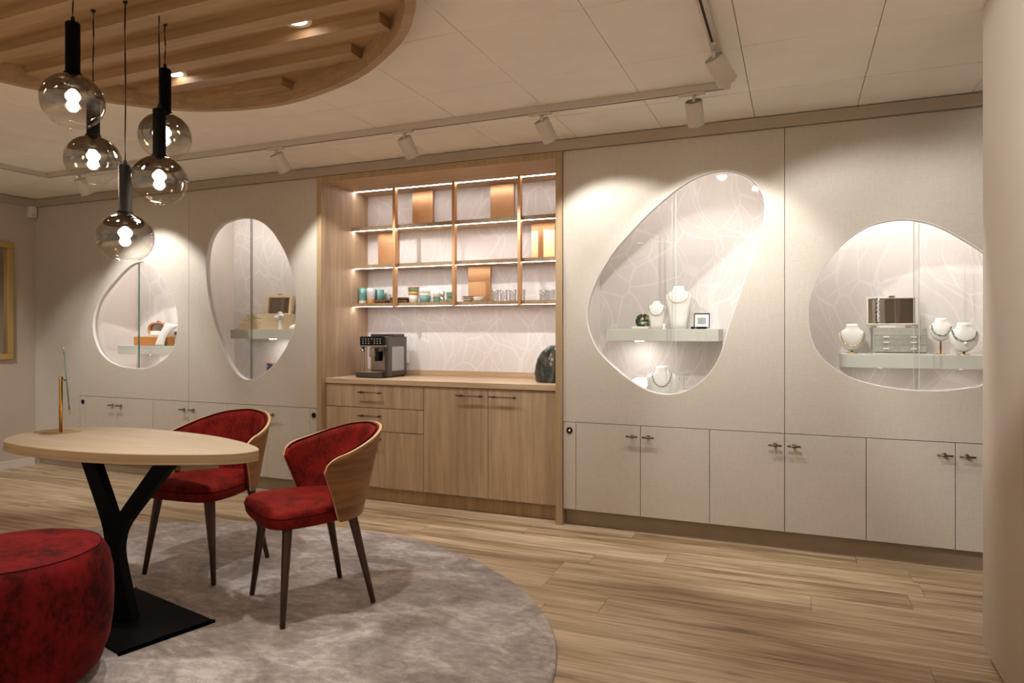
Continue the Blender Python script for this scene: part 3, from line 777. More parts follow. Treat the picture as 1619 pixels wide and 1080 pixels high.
def y_bar(path, wd, th, off):
    """flat bent bar: path in (u, z), widened in u, thick across"""
    mb = MB(); L, Rr = [], []
    P = [Vector(p) for p in path]
    Q = []
    for i in range(len(P)-1):
        for k in range(5): Q.append(P[i].lerp(P[i+1], k/5))
    Q.append(P[-1]); Q = [Q[0]]+[(Q[i-1]+2*Q[i]+Q[i+1])/4 for i in range(1, len(Q)-1)]+[Q[-1]]
    Q = [Q[0]]+[(Q[i-1]+2*Q[i]+Q[i+1])/4 for i in range(1, len(Q)-1)]+[Q[-1]]
    rings = []
    for i, p in enumerate(Q):
        wz = wd(p.y) if callable(wd) else wd
        a, b = p.x-wz/2, p.x+wz/2
        def W(u, v): return (-2.62+ux*u-uy*v, 2.05+uy*u+ux*v, p.y)
        rings.append([W(a, off-th/2), W(b, off-th/2), W(b, off+th/2), W(a, off+th/2)])
    mb.rings(rings, 0, False); return mb
y_bar([(-.012, .024), (-.055, .32), (-.035, .42), (.185, .7035)], lambda z: .066+.05*max(0, (.3-z)/.3)+.02*max(0, (z-.45)/.25), .05, -.02).build('leg', 'blackmetal', tb)
y_bar([(-.085, .024), (-.085, .32), (-.098, .42), (-.20, .7035)], lambda z: .062+.05*max(0, (.3-z)/.3), .05, .035).build('leg', 'blackmetal', tb)

pf = thing('pouf', 'round crimson plush pouf in front of the black table base', 'pouf', (-2.535, 1.533, .0125))
prof = [(.02, 0), (.20, .0), (.235, .012), (.268, .05), (.292, .12), (.303, .20), (.306, .28), (.303, .36), (.292, .42), (.276, .453), (.264, .466)]
MB().lathe([(r, h+.0126) for r, h in prof], (-2.535, 1.533, 0), 64, cap=(True, False)).build('side_cover', 'velvetp', pf)
MB().lathe([(.264, .4786), (.250, .486), (.20, .494), (.12, .499), (.01, .50)], (-2.535, 1.533, 0), 64, cap=(False, True)).build('top_cover', 'velvetp', pf)
MB().tube([(-2.535+.264*math.cos(a*PI/30), 1.533+.264*math.sin(a*PI/30), .479) for a in range(60)], .0022, 6, closed=True).build('seam', 'piping', pf)

# ------------------------------------------------------------------ chairs
def make_chair(label):
    t = thing('dining_chair', label, 'chair', (0, 0, 0), 'red velvet chairs with walnut shells')
    # seat cushion, front is -y
    half = [(0, -.265), (.10, -.263), (.180, -.250), (.226, -.205), (.236, -.12), (.228, -.03), (.205, .06), (.172, .135), (.105, .18), (0, .195)]
    out = half+[(-x, y) for x, y in half[-2:0:-1]]
    ol = smooth_loop(spline(out, 5), 2)
    mb = MB()
    R = [[(p.x*k, (p.y)*k, z) for p in ol] for k, z in ((.90, .398), (.955, .402), (.985, .415), (1.0, .440), (1.0, .452), (.985, .468), (.94, .478), (.80, .485), (.45, .488), (.05, .4885))]
    mb.rings(R, 0, True); mb.build('seat', 'velvet', t)
    MB().tube([(p.x*1.003, p.y*1.003, .449) for p in ol[::2]], .0025, 6, closed=True).build('seat_piping', 'piping', t)
    yc = .0; PH = math.radians(99)
    def ab(z): k = (z-.40)/.39; return .246+.056*k, .228+.095*k
    def pt(ph, z, off=0.0):
        a, b = ab(z); a -= off; b -= off
        return Vector((a*math.sin(ph), yc+b*math.cos(ph), z))
    def sstep(x): x = max(0, min(1, x)); return x*x*(3-2*x)
    def zmax(u):
        q = abs(u)
        z = .793-.020*sstep(q/.5)-.088*sstep((q-.25)/.80)
        if q > .86: z -= .060*(1-math.sqrt(max(0, 1-((q-.86)/.14)**2)))
        return z
    def zmin(u):
        q = abs(u)
        return .402 if q < .82 else .402+.222*((q-.82)/.18)**1.05
    NU, NV = 80, 12
    def grid(off, m):
        G = []
        for i in range(NU+1):
            u = -1+2*i/NU
            uu = u*(1-m*.25)
            lo, hi = zmin(uu)+m, zmax(uu)-m
            if hi < lo: lo = hi = (lo+hi)/2
            G.append([pt(uu*PH, lo+(hi-lo)*j/NV, off) for j in range(NV+1)])
        return G
    def shell(G0, G1, mi_rim):
        mb = MB()
        def quadgrid(G, mi):
            vs = [p for r in G for p in r]; w_ = NV+1
            mb.add(vs, [(i*w_+j, (i+1)*w_+j, (i+1)*w_+j+1, i*w_+j+1) for i in range(NU) for j in range(NV)], mi, True)
        quadgrid(G0, 0); quadgrid(G1, 0)
        def border(G): return [G[i][0] for i in range(NU+1)]+[G[NU][j] for j in range(1, NV)]+[G[i][NV] for i in range(NU, -1, -1)]+[G[0][j] for j in range(NV-1, 0, -1)]
        b0, b1 = border(G0), border(G1)
        n = len(b0)
        mb.add(b0+b1, [(j, (j+1) % n, n+(j+1) % n, n+j) for j in range(n)], mi_rim, False)
        return mb
    shell(grid(0, 0), grid(.012, 0), 1).build('back_shell', ['walnut', 'plyedge'], t)
    shell(grid(.0125, .006), grid(.040, .012), 0).build('back_cushion', 'velvet', t)
    top = [pt((-.96+1.92*i/40)*PH, zmax(-.96+1.92*i/40)-.004, .026) for i in range(41)]
    MB().tube(top, .004, 6).build('cushion_piping', 'piping', t)
    for sx in (-1, 1):
        for (xt, yt, xb, yb) in ((.165, -.165, .222, -.205), (.150, .130, .195, .215)):
            A, B = Vector((sx*xt, yt, .41)), Vector((sx*xb, yb, 0))
            MB().tube([A, A.lerp(B, .08), A.lerp(B, .5), B], [.0215, .021, .0165, .0115], 16).build('leg', 'walnutleg', t)
    return t
ch = make_chair('red velvet chair with walnut shell tucked behind the table')
ch.location = (-2.845, 2.69, .0160); ch.rotation_euler = (0, 0, math.radians(3))
c2 = dup(ch); c2['label'] = 'red velvet chair with walnut shell standing free at the table end, facing the pouf'
c2.location = (-2.055, 2.535, .0160); c2.rotation_euler = (0, 0, math.radians(-31))

# ------------------------------------------------------------------ brass table mirror
tm_ = thing('table_mirror', 'brass pedestal mirror seen edge-on, standing on the wooden table', 'mirror', (-3.365, 2.255, .7505))
ang = math.radians(-33.5)
Rz = Matrix.Rotation(ang, 3, 'Z')
MB().cbox(-3.365-.068, -3.365+.068, 2.255-.055, 2.255+.055, .7505, .7565, .0015, rot=Matrix.Rotation(math.radians(15), 3, 'Z'), piv=(-3.365, 2.255, .75)).build('base', 'brass', tm_)
MB().lathe([(.008, .0), (.008, .25), (.010, .252), (.010, .266), (.004, .268)], (-3.365, 2.255, .7565), 16).build('post', 'brass', tm_)
vd = Vector((-.830, .557, 0)); nd = Vector((.557, .830, 0))
cM = Vector((-3.365, 2.255, 1.005))+nd*.024
Rm = Matrix.Rotation(math.radians(-4.5), 3, vd)
Rt = Vector((0, 0, 1)).rotation_difference(nd).to_matrix()
Rt = Rm @ Rt
MB().tube([(-3.365, 2.255, 1.008), cM], .004, 8).build('pivot', 'brass', tm_)
MB().lathe([(.001, -.0025), (.150, -.0025), (.152, 0), (.150, .0025), (.001, .0025)], cM, 48, rot=Rt).build('glass_disc', 'glassedge', tm_)
for sg in (-1, 1):
    up = Rm @ Vector((0, 0, sg))
    MB().tube([cM+up*.118, cM+up*.135, cM+up*.156, cM+up*.172], [.002, .0045, .0035, .001], 8).build('finial', 'brass', tm_)
MB().lathe([(.147, .003), (.001, .0034)], cM, 40, rot=Rt, cap=(False, False)).build('mirror_glass', 'mirror', tm_)

# ------------------------------------------------------------------ left wall: gold-framed mirror, motion sensor
gm = thing('wall_mirror', 'gold-framed mirror on the side wall by the corner', 'mirror', (-6.6, 3.4, 1.0))
mb = MB()
for a, b, z0, z1 in ((2.8, 3.97, 2.0, 2.054), (2.8, 3.97, .994, 1.048), (3.916, 3.97, 1.048, 2.0), (2.8, 2.854, 1.048, 2.0)):
    mb.cbox(-6.599, -6.56, a, b, z0, z1, .006)
mb.build('frame', 'gold', gm)
MB().box(-6.599, -6.59, 2.854, 3.916, 1.048, 2.0).build('mirror_glass', 'mirrorb', gm)
ms = thing('motion_sensor', 'small white motion sensor high in the room corner', 'sensor', (-6.572, 4.135, 2.305))
MB().cbox(-6.598, -6.545, 4.105, 4.165, 2.305, 2.41, .008).build('housing', 'white', ms)
MB().cbox(-6.548, -6.541, 4.112, 4.150, 2.312, 2.342, .003).build('lens', 'greylight', ms)

# ------------------------------------------------------------------ coffee corner
cm = thing('coffee_machine', 'dark grey espresso machine with black touch panel on the oak countertop', 'coffee machine', (-2.955, 4.48, .8955))
X0, X1, Y0, Y1, Z0 = -3.085, -2.845, 4.36, 4.66, .8955
MB().cbox(X1-.035, X1, Y0+.03, Y1, Z0+.006, Z0+.312, .01).build('side_body', 'steel', cm)
MB().cbox(X0, X1-.03, Y0+.15, Y1, Z0+.006, Z0+.30, .006).build('rear_body', 'steel', cm)
MB().cbox(X0, X1-.002, Y0+.02, Y1-.05, Z0+.235, Z0+.312, .012).build('head', 'steel', cm)
MB().cbox(X0+.02, X1-.01, Y0+.12, Y1-.02, Z0+.312, Z0+.332, .006).build('bean_lid', 'steel', cm)
pn = MB().cbox(X0-.004, X1-.022, Y0+.008, Y0+.024, Z0+.245, Z0+.312, .010).build('touch_panel', 'blackgloss', cm)
ic = MB()
for r_ in range(3):
    for q in range(7):
        if q in (3,) and r_ < 2: continue
        xx = X0+.028+q*.026; zz = Z0+.262+r_*.016
        ic.box(xx-.003, xx+.003, Y0+.0068, Y0+.0081, zz-.002, zz+.002)
ic.build('panel_icons', 'icon', pn)
MB().cbox(X0-.002, X1-.01, Y0+.012, Y0+.04, Z0+.234, Z0+.246, .003).build('chrome_trim', 'steel2', cm)
MB().cbox(X0+.01, X1-.04, Y0+.138, Y0+.149, Z0+.05, Z0+.235, .003).build('cup_bay_back', 'steel2', cm)
sp = MB().cbox(X0+.078, X0+.128, Y0+.015, Y0+.075, Z0+.155, Z0+.225, .006).build('coffee_spout', 'steel2', cm)
MB().cbox(X0+.12, X0+.155, Y0+.03, Y0+.09, Z0+.125, Z0+.20, .004).build('spout_insert', 'blackgloss', cm)
MB().tube([(X0+.015, Y0+.03, Z0+.232), (X0+.012, Y0+.01, Z0+.215), (X0+.03, Y0+.005, Z0+.20), (X0+.032, Y0+.005, Z0+.19)], .009, 10).build('milk_spout', 'steel2', cm)
MB().tube([(X0+.006, Y0+.05, Z0+.04), (X0+.006, Y0+.05, Z0+.23)], .008, 10).build('side_pillar', 'steel2', cm)
MB().cbox(X0-.01, X1-.035, Y0-.035, Y0+.14, Z0+.004, Z0+.04, .006).build('drip_tray', 'steel', cm)
MB().cbox(X0+.005, X1-.05, Y0-.022, Y0+.13, Z0+.0402, Z0+.044, .0015).build('drip_grid', 'steel2', cm)
MB().cbox(X1-.001, X1+.003, Y0+.08, Y1-.05, Z0+.05, Z0+.235, .0015).build('water_tank', 'greycard', cm)
mb = MB()
for xx in (X0+.02, X1-.02):
    for yy in (Y0+.0, Y1-.03): mb.lathe([(.010, 0), (.010, .008)], (xx, yy, Z0), 10)
mb.build('feet', 'cable', cm)

so = thing('wall_socket', 'white wall socket behind the coffee machine', 'socket', (-2.93, 4.755, .99))
MB().cbox(-2.965, -2.89, 4.752, 4.7665, .99, 1.07, .004).build('plate', 'white', so)
MB().cbox(-2.948, -2.907, 4.72, 4.7525, 1.008, 1.05, .006).build('plug', 'white', so)

prof = [(.8955, -1.655, -1.455), (.915, -1.668, -1.448), (.96, -1.676, -1.446), (1.01, -1.670, -1.446), (1.06, -1.655, -1.452), (1.09, -1.638, -1.462), (1.115, -1.615, -1.478), (1.135, -1.585, -1.50), (1.146, -1.565, -1.525), (1.148, -1.553, -1.54)]
R = []
for z, a, b in prof:
    k = 1-.55*((z-.8955)/.255)**2
    R.append([((a+b)/2+(b-a)/2*math.copysign(abs(math.cos(q*PI/16))**.8, math.cos(q*PI/16))+.004*math.sin(q*2.1+z*40), 4.44+.062*k*math.copysign(abs(math.sin(q*PI/16))**.8, math.sin(q*PI/16)), z+.003*math.sin(q*1.7)*(z > .92)) for q in range(32)])
tag(recenter(MB().rings(R, 0, True).build('polished_stone', 'stone')), 'dark polished boulder-shaped stone standing on the oak countertop', 'stone')

SH = SZ[2]+.0005; YS = 4.64
def cup(x, yv, r0, r1, h, mats, label, z=SH, bands=None, group='cups and bowls on the shelf', cat='cup', wall=.004, name='cup'):
    """open vessel; bands: list of (fraction, material index) from the bottom"""
    mb = MB(); bands = bands or [(1.0, 0)]
    lo = 0.0
    for fr, mi in bands:
        k0, k1 = lo, fr
        mb.lathe([(r0+(r1-r0)*k0, h*k0), (r0+(r1-r0)*(k0+k1)/2, h*(k0+k1)/2), (r0+(r1-r0)*k1, h*k1)], (x, yv, z), 24, mi, cap=(lo == 0, False)); lo = fr
    mb.lathe([(r1, h), (r1-wall, h), (r0-wall, .006), (.001, .005)], (x, yv, z), 24, bands[-1][1], cap=(False, False))
    return tag(recenter(mb.build(name, mats)), label, cat, group)
cup(-3.247, YS, .033, .031, .127, ['creamglaze', 'teal'], 'tall teal ceramic beaker with bare clay foot, beside the alcove side panel', bands=[(.2, 0), (1, 1)])
cup(-3.166, YS-.005, .031, .036, .123, ['orangeglaze', 'greyglaze'], 'tall pearl grey beaker with ochre foot beside the teal beaker', bands=[(.3, 0), (1, 1)])
cup(-3.13, YS+.062, .032, .036, .115, ['teal'], 'teal beaker standing behind the pearl grey beaker')
cup(-3.045, YS+.06, .026, .028, .075, ['clear'], 'small clear glass behind the flat brown wooden bowl', cat='glass', name='drinking_glass')
cup(-3.048, YS-.02, .06, .068, .026, ['acacia'], 'flat brown wooden bowl below the first copper upright', cat='bowl', name='wooden_bowl')
cup(-2.892, YS-.01, .077, .083, .021, ['acacia'], 'lower of two brown wooden plates beside the green and ochre cup stack', cat='plate', name='wooden_plate')
cup(-2.895, YS-.008, .075, .081, .020, ['acacia'], 'upper of two brown wooden plates beside the green and ochre cup stack', z=SH+.0225, cat='plate', name='wooden_plate')
cup(-2.774, YS, .032, .039, .06, ['whiteglaze'], 'white cup at the bottom of the tallest cup stack')
cup(-2.774, YS, .039, .0425, .026, ['orangeglaze'], 'ochre cup in the middle of the tallest cup stack', z=SH+.0605)
cup(-2.774, YS, .041, .0445, .036, ['greenglaze', 'brownglaze'], 'moss green cup with brown rim on top of the tallest cup stack', z=SH+.087, bands=[(.7, 0), (1, 1)])
cup(-2.715, YS+.05, .017, .017, .10, ['darkgreen'], 'narrow dark green beaker behind the tallest cup stack')
cup(-2.672, YS, .035, .043, .05, ['teal'], 'teal bowl-shaped cup at the bottom of the white-topped stack')
cup(-2.672, YS, .041, .043, .022, ['whiteglaze'], 'white cup in the middle of the white and teal stack', z=SH+.0505)
cup(-2.672, YS, .042, .045, .035, ['whiteglaze'], 'white cup on top of the white and teal stack', z=SH+.073)
cup(-2.608, YS+.02, .0165, .0165, .095, ['whiteglaze'], 'narrow white beaker between two cup stacks')
cup(-2.563, YS, .027, .032, .042, ['teal', 'brownglaze'], 'small teal cup with brown rim under a white cup', bands=[(.85, 0), (1, 1)])
cup(-2.563, YS, .031, .034, .048, ['whiteglaze'], 'small white cup stacked on the teal cup with brown rim', z=SH+.0425)
cup(-2.535, YS+.02, .023, .026, .04, ['floralw'], 'lower white cup with leaf print')
cup(-2.535, YS+.02, .024, .028, .043, ['floralw'], 'upper white cup with leaf print', z=SH+.0405)
cup(-2.448, YS, .028, .031, .035, ['greenglaze', 'brownglaze'], 'moss green cup with brown rim under a teal cup by middle upright', bands=[(.8, 0), (1, 1)])
cup(-2.448, YS, .029, .033, .04, ['teal', 'brownglaze'], 'teal cup with brown rim stacked on the moss green cup', z=SH+.0355, bands=[(.9, 0), (1, 1)])
cup(-2.297, YS, .030, .045, .026, ['teal', 'creamglaze', 'brownglaze'], 'cream and teal bowl under a white bowl in front of the copper panel', bands=[(.45, 0), (.85, 1), (1, 2)], cat='bowl', name='bowl')
cup(-2.293, YS, .037, .046, .016, ['creamglaze', 'brownglaze'], 'cream bowl with brown rim stacked on the cream and teal bowl', z=SH+.0265, bands=[(.6, 0), (1, 1)], cat='bowl', name='bowl')
cup(-2.203, YS-.01, .028, .043, .035, ['greenglaze', 'whiteglaze'], 'single white bowl with green foot in front of the copper panel', bands=[(.25, 0), (1, 1)], cat='bowl', name='bowl')
for i, (gx, gy) in enumerate(((-2.07, .0), (-2.0, .0), (-1.93, .0), (-1.868, .02), (-1.70, .03), (-1.63, .0), (-1.55, .02))):
    cup(gx, YS+gy, .026, .031, .085 if i < 4 else .078, ['clear'],
        ['clear tumbler in the row of four, next to the copper panel', 'clear tumbler in the row of four, second from the copper panel', 'clear tumbler in the row of four, third from the copper panel',
         'clear tumbler in the row of four, beside the last upright', 'clear tumbler after the last upright, first of three', 'clear tumbler after the last upright, middle of three',
         'clear tumbler after the last upright, by the alcove side panel'][i], cat='glass', name='drinking_glass', group='clear tumblers on the shelf')

# ------------------------------------------------------------------ jewellery displays
def prof_at(prof, z):
    for (z0, w0, d0), (z1, w1, d1) in zip(prof, prof[1:]):
        if z0 <= z <= z1:
            k = (z-z0)/(z1-z0+1e-9); return w0+(w1-w0)*k, d0+(d1-d0)*k
    return prof[-1][1:] if z > prof[-1][0] else prof[0][1:]
def loft(prof, x, y, z, n=28, ex=1.0, lean=0.0):
    R = []
    for zz, wd, dp in prof:
        R.append([(x+wd*math.copysign(abs(math.cos(2*PI*q/n))**ex, math.cos(2*PI*q/n)), y+lean*zz+dp*math.copysign(abs(math.sin(2*PI*q/n))**ex, math.sin(2*PI*q/n)), z+zz) for q in range(n)])
    return MB().rings(R, 0, True)
def on_bust(prof, x, y, z, a, zt, zb, n, lean=0.0, off=.004, sharp=1.0):
    """points of a necklace hanging on a bust: half width a at height zt, lowest point zb"""
    P = []
    for i in range(n+1):
        u = -1+2*i/n
        zz = zb+(zt-zb)*abs(u)**(2.0*sharp)
        wd, dp = prof_at(prof, zz)
        xx = a*math.sin(u*PI/2)
        xx = max(-wd*.985, min(wd*.985, xx))
        P.append(Vector((x+xx*(1+off/max(wd, .01)*.6), y+lean*zz-(dp*math.sqrt(max(0, 1-(xx/wd)**2))+off), z+zz)))
    return P
BODY = [(0, .050, .026), (.05, .055, .03), (.11, .066, .034), (.165, .076, .036), (.20, .082, .034), (.222, .079, .03), (.235, .062, .028), (.244, .042, .026), (.262, .034, .024), (.275, .033, .024)]
def torso(x, y, z, s, label, wS=1.0, mat='leatherette'):
    p = [(a*s, b*s*wS, c*s) for a, b, c in BODY]
    o = loft(p, x, y, z).build('necklace_torso', mat)
    tag(recenter(o), label, 'necklace display', 'white necklace display torsos'); return p
BUST = [(.0, .030, .030), (.004, .030, .030), (.005, .006, .006), (.014, .006, .006), (.016, .016, .014), (.030, .040, .026), (.055, .058, .034), (.085, .069, .036), (.112, .0725, .034), (.126, .066, .031), (.138, .050, .029), (.148, .037, .028), (.160, .0315, .027), (.176, .0315, .027)]
def bust(x, y, z, s, label, stem=0.0, foot=True):
    t = thing('necklace_bust', label, 'necklace display', (x, y, z), 'white necklace display busts')
    p = [(a*s+stem, b*s, c*s) for a, b, c in BUST[4:]]
    loft(p, x, y, z).build('bust', 'leatherette', t)
    mb = MB(); mb.lathe([(.03*s, 0), (.03*s, .004), (.006, .0045), (.005, .016*s+stem+.01)], (x, y, z+.0003), 20); mb.build('stand', 'brass', t)
    return p
def necklace(P, kind, mats, label, r, pend=None, name='necklace'):
    mb = MB()
    if kind == 'chain':
        mb.tube(P, r, 6)
        for i in range(0, len(P), 2): mb.ball(P[i], r*1.5, 0, 1)
    else:
        d = 0; last = P[0]; mb.ball(last, r, 0, 1); k = 0
        for a, b in zip(P, P[1:]):
            for q in range(6):
                p = a.lerp(b, q/6)
                if (p-last).length > 1.75*r: k += 1; mb.ball(p, r*(.8+.35*((k*7) % 3)/2), (k % len(mats)) if kind == 'mixed' else 0, 1); last = p
    if pend: mb.ball(P[len(P)//2]+Vector((0, -.003, -.014)), pend, len(mats)-1, 2)
    return tag(recenter(mb.build(name, mats)), label, 'necklace')

# bean-shaped showcase, upper shelf
Z3 = 1.2635
p = torso(-.712, 4.56, Z3, 1.02, 'tall white necklace torso on the shelf of the bean-shaped showcase')
necklace(on_bust(p, -.712, 4.56, Z3, .064, .235, .172, 24), 'chain', ['goldchain'], 'fine gold necklace on the tall white torso', .0016)
p = torso(-.845, 4.50, Z3, .66, 'short white necklace torso beside the tall one on the showcase shelf', 1.1)
necklace(on_bust(p, -.845, 4.50, Z3, .048, .15, .088, 24), 'beads', ['beaddark'], 'thin dark bead necklace on the short white torso', .0022)
fd = thing('jewellery_case', 'round black floral jewellery case standing open on the bean-shaped showcase shelf', 'jewellery case', (-.945, 4.52, Z3))
MB().lathe([(.048, -.008), (.05, -.006), (.05, .006), (.048, .008)], (-.945, 4.545, Z3+.053), 36, rot=Matrix.Rotation(PI/2, 3, 'X')).build('lid', 'floral', fd)
MB().cbox(-1.0, -.89, 4.44, 4.535, Z3+.0003, Z3+.016, .004).build('tray', 'cream', fd)
fr = thing('necklace_picture', 'black-edged frame with a gold necklace card on the showcase shelf', 'frame', (-.565, 4.56, Z3))
Rl = Matrix.Rotation(math.radians(-8), 3, 'X'); pv = (-.565, 4.55, Z3)
mb = MB()
for a, b, z0, z1 in ((-.615, -.515, .098, .104), (-.615, -.515, .006, .012), (-.615, -.609, .012, .098), (-.521, -.515, .012, .098)):
    mb.cbox(a, b, 4.548, 4.560, Z3+z0, Z3+z1, .0025, rot=Rl, piv=pv)
mb.build('frame', 'blackgloss', fr)
MB().box(-.609, -.521, 4.554, 4.558, Z3+.012, Z3+.098, rot=Rl, piv=pv).build('mount', 'leatherette', fr)
MB().box(-.592, -.538, 4.5525, 4.5545, Z3+.032, Z3+.076, rot=Rl, piv=pv).build('card', 'greycard', fr)
MB().tube([(-.574, 4.546, Z3+.074), (-.566, 4.5495, Z3+.05), (-.564, 4.5495, Z3+.05), (-.557, 4.546, Z3+.074)], .001, 5).build('gold_necklace', 'goldchain', fr)
for x0, x1, lab in ((-.628, -.603, 'tiny black ring box at the outer foot of the necklace frame'), (-.592, -.53, 'flat black ring tray in front of the necklace frame')):
    tag(recenter(MB().cbox(x0, x1, 4.50, 4.53, Z3+.0003, Z3+.015, .003).build('ring_box', 'blackmetal')), lab, 'ring box')
tag(recenter(MB().lathe([(.012, 0), (.012, .004), (.005, .012), (.010, .03), (.004, .034)], (-.79, 4.45, Z3+.0003), 16).build('ring_stand', 'leatherette')), 'little white ring stand in front of the short torso', 'ring stand')
# lower floor of the bean-shaped showcase
ZF = .7003
p = torso(-.80, 4.46, ZF, 1.17, 'white necklace torso on the floor of the bean-shaped showcase, below the shelf', 1.06)
necklace(on_bust(p, -.80, 4.46, ZF, .062, .30, .195, 28), 'mixed', ['beaddark', 'pearlw', 'bronze'], 'mixed dark bead necklace on the lowest torso', .0033)
cu = thing('display_cushion', 'sloping white display cushion beside the lowest torso', 'cushion', (-.955, 4.45, ZF))
R = []
for k in range(9):
    u = k/8; zz = .02+.20*math.sin(u*PI/2); yy = 4.36+.17*u
    R.append([(-.955+.055*math.copysign(abs(math.cos(q*PI/10))**.6, math.cos(q*PI/10)), yy+.025*math.sin(q*PI/10)*.6, ZF+zz+.02*math.sin(q*PI/10)) for q in range(20)])
MB().rings(R, 0, True).build('pad', 'leatherette', cu)
MB().box(-.99, -.92, 4.42, 4.55, ZF, ZF+.13).build('prop', 'leatherette', cu)
tag(recenter(MB().tube([(-.905, 4.50, ZF+.205), (-.90, 4.445, ZF+.17), (-.91, 4.385, ZF+.12), (-.925, 4.345, ZF+.07)], .002, 6).build('bracelet', 'beaddark')), 'dark bracelet lying over the white display cushion', 'bracelet')
es = thing('earring_stand', 'thin gold earring stand on a white block beside the lowest torso', 'earring stand', (-.665, 4.46, ZF))
MB().cbox(-.70, -.63, 4.43, 4.49, ZF, ZF+.17, .003).build('block', 'cream', es)
MB().tube([(-.665, 4.46, ZF+.17), (-.665, 4.46, ZF+.26), (-.66, 4.46, ZF+.268), (-.64, 4.46, ZF+.268), (-.632, 4.46, ZF+.262)], .0018, 6).build('hook', 'goldchain', es)
mb = MB(); mb.ball((-.69, 4.44, ZF+.245), .003, 0, 1); mb.ball((-.645, 4.44, ZF+.245), .003, 0, 1); mb.build('earring_studs', 'beaddark', es)

# rounded showcase beside the pillar
Z4 = 1.1175
p = bust(.308, 4.52, Z4, 1.0, 'white bust with a gold chain, first on the rounded showcase shelf')
necklace(on_bust(p, .308, 4.52, Z4, .060, .125, .046, 26), 'chain', ['goldchain'], 'gold link chain on the white bust beside the grey box', .0028)
p = bust(.766, 4.55, Z4, .82, 'small white bust raised on a gold stem beside the grey box', .062)
necklace(on_bust(p, .766, 4.55, Z4, .046, .062+.125*.82, .062+.055*.82, 22), 'beads', ['pearl'], 'grey pearl necklace on the raised small bust', .0052)
p = bust(.863, 4.47, Z4, 1.02, 'white bust with pearls and pendant beside the pillar')
necklace(on_bust(p, .863, 4.47, Z4, .056, .135, .078, 26), 'beads', ['pearl', 'pearlw'], 'grey pearl necklace with large white pearl pendant beside the pillar', .0056, .009)
bx = thing('jewellery_box', 'grey shagreen jewellery box with three drawers and open mirror lid', 'jewellery box', (.545, 4.53, Z4))
bX0, bX1, bY0, bY1 = .413, .682, 4.44, 4.60
MB().cbox(bX0, bX1, bY0+.012, bY1, Z4+.006, Z4+.148, .003).build('body', 'greybox', bx)
MB().cbox(bX0-.006, bX1+.022, bY0-.03, bY1, Z4, Z4+.006, .001).build('front_flap', 'greylight', bx)
for z0, z1 in ((.012, .050), (.054, .080), (.084, .112)):
    d = MB().cbox(bX0+.006, bX1-.002, bY0, bY0+.011, Z4+z0, Z4+z1, .002).build('drawer', 'greybox', bx)
    MB().box(bX0+.004, bX1, bY0-.0006, bY0+.010, Z4+z1+.0008, Z4+z1+.0032).build('drawer_edge', 'greylight', d)
    for hx in (bX0+.066, bX1-.066): MB().cbox(hx-.015, hx+.015, bY0-.007, bY0-.0005, Z4+(z0+z1)/2-.004, Z4+(z0+z1)/2+.005, .002).build('pull', 'pearlw', d)
tr = MB().cbox(bX0-.018, bX1-.07, bY0+.02, bY1-.01, Z4+.149, Z4+.166, .002).build('top_tray', 'greylight', bx)
for a, b, mm in ((bX0-.012, bX0+.02, 'tan'), (bX0+.036, bX0+.115, 'white'), (bX1-.105, bX1-.075, 'tan')):
    MB().box(a, b, bY0+.0188, bY0+.0199, Z4+.152, Z4+.163).build('compartment', mm, tr)
pvl = (.53, bY1, Z4+.165); Rl = Matrix.Rotation(math.radians(-6), 3, 'X')
mb = MB()
for a, b, z0, z1 in ((.388, .660, .325, .335), (.388, .660, .168, .176), (.388, .400, .176, .325), (.645, .660, .176, .325)):
    mb.cbox(a, b, bY1-.022, bY1+.012, Z4+z0, Z4+z1, .002, rot=Rl, piv=pvl)
ld = mb.build('lid_frame', 'greylight', bx)
MB().box(.400, .645, bY1-.004, bY1+.001, Z4+.176, Z4+.325, rot=Rl, piv=pvl).build('lid_mirror', 'mirrorb', ld)
MB().cbox(.507, .540, bY1-.02, bY1-.004, Z4+.336, Z4+.342, .002).build('clasp', 'goldchain', bx)
cs = [(.449+.003*math.sin(k*1.9), bY1-.052+.001*math.sin(k), Z4+.190+.0075*k) for k in range(20)]
mb = MB()
for k, q in enumerate(cs): mb.ball(q, .0052+.001*(k % 2), 0, 1)
tag(recenter(mb.build('crystal_strand', 'crystal')), 'strand of clear crystal beads hanging in front of the mirror lid', 'necklace')

# egg-shaped showcase
Z1 = 1.1175
ob = thing('jewellery_box', 'open tan orange leather jewellery box with round mirror lid', 'jewellery box', (-5.43, 4.53, Z1))
MB().cbox(-5.635, -5.205, 4.45, 4.61, Z1, Z1+.082, .006).build('body', 'orange', ob)
MB().cbox(-5.625, -5.215, 4.458, 4.602, Z1+.0821, Z1+.087, .001).build('lining', 'cream', ob)
mb = MB(); mb2 = MB(); R = []
LX, LY, LZ = -5.50, 4.605, Z1+.088
def lid_ring(k, dy):
    return [(LX+.118*k*math.copysign(abs(math.cos(2*PI*q/44))**.75, math.cos(2*PI*q/44)), LY+dy, LZ+.06+.066*k*math.copysign(abs(math.sin(2*PI*q/44))**.8, math.sin(2*PI*q/44))) for q in range(44)]
mb.rings([lid_ring(.96, .02), lid_ring(1.0, .014), lid_ring(1.0, -.022), lid_ring(.97, -.027), lid_ring(.87, -.027), lid_ring(.85, -.004)], 0, True, (True, False)).build('lid', 'orange', ob)
mb2.add(lid_ring(.85, -.0035), [list(range(44))], 0).build('lid_mirror', 'mirrorb', ob)
MB().cbox(LX-.075, LX+.06, 4.575, 4.598, LZ+.004, LZ+.045, .006).build('lid_pocket', 'leatherette', ob)
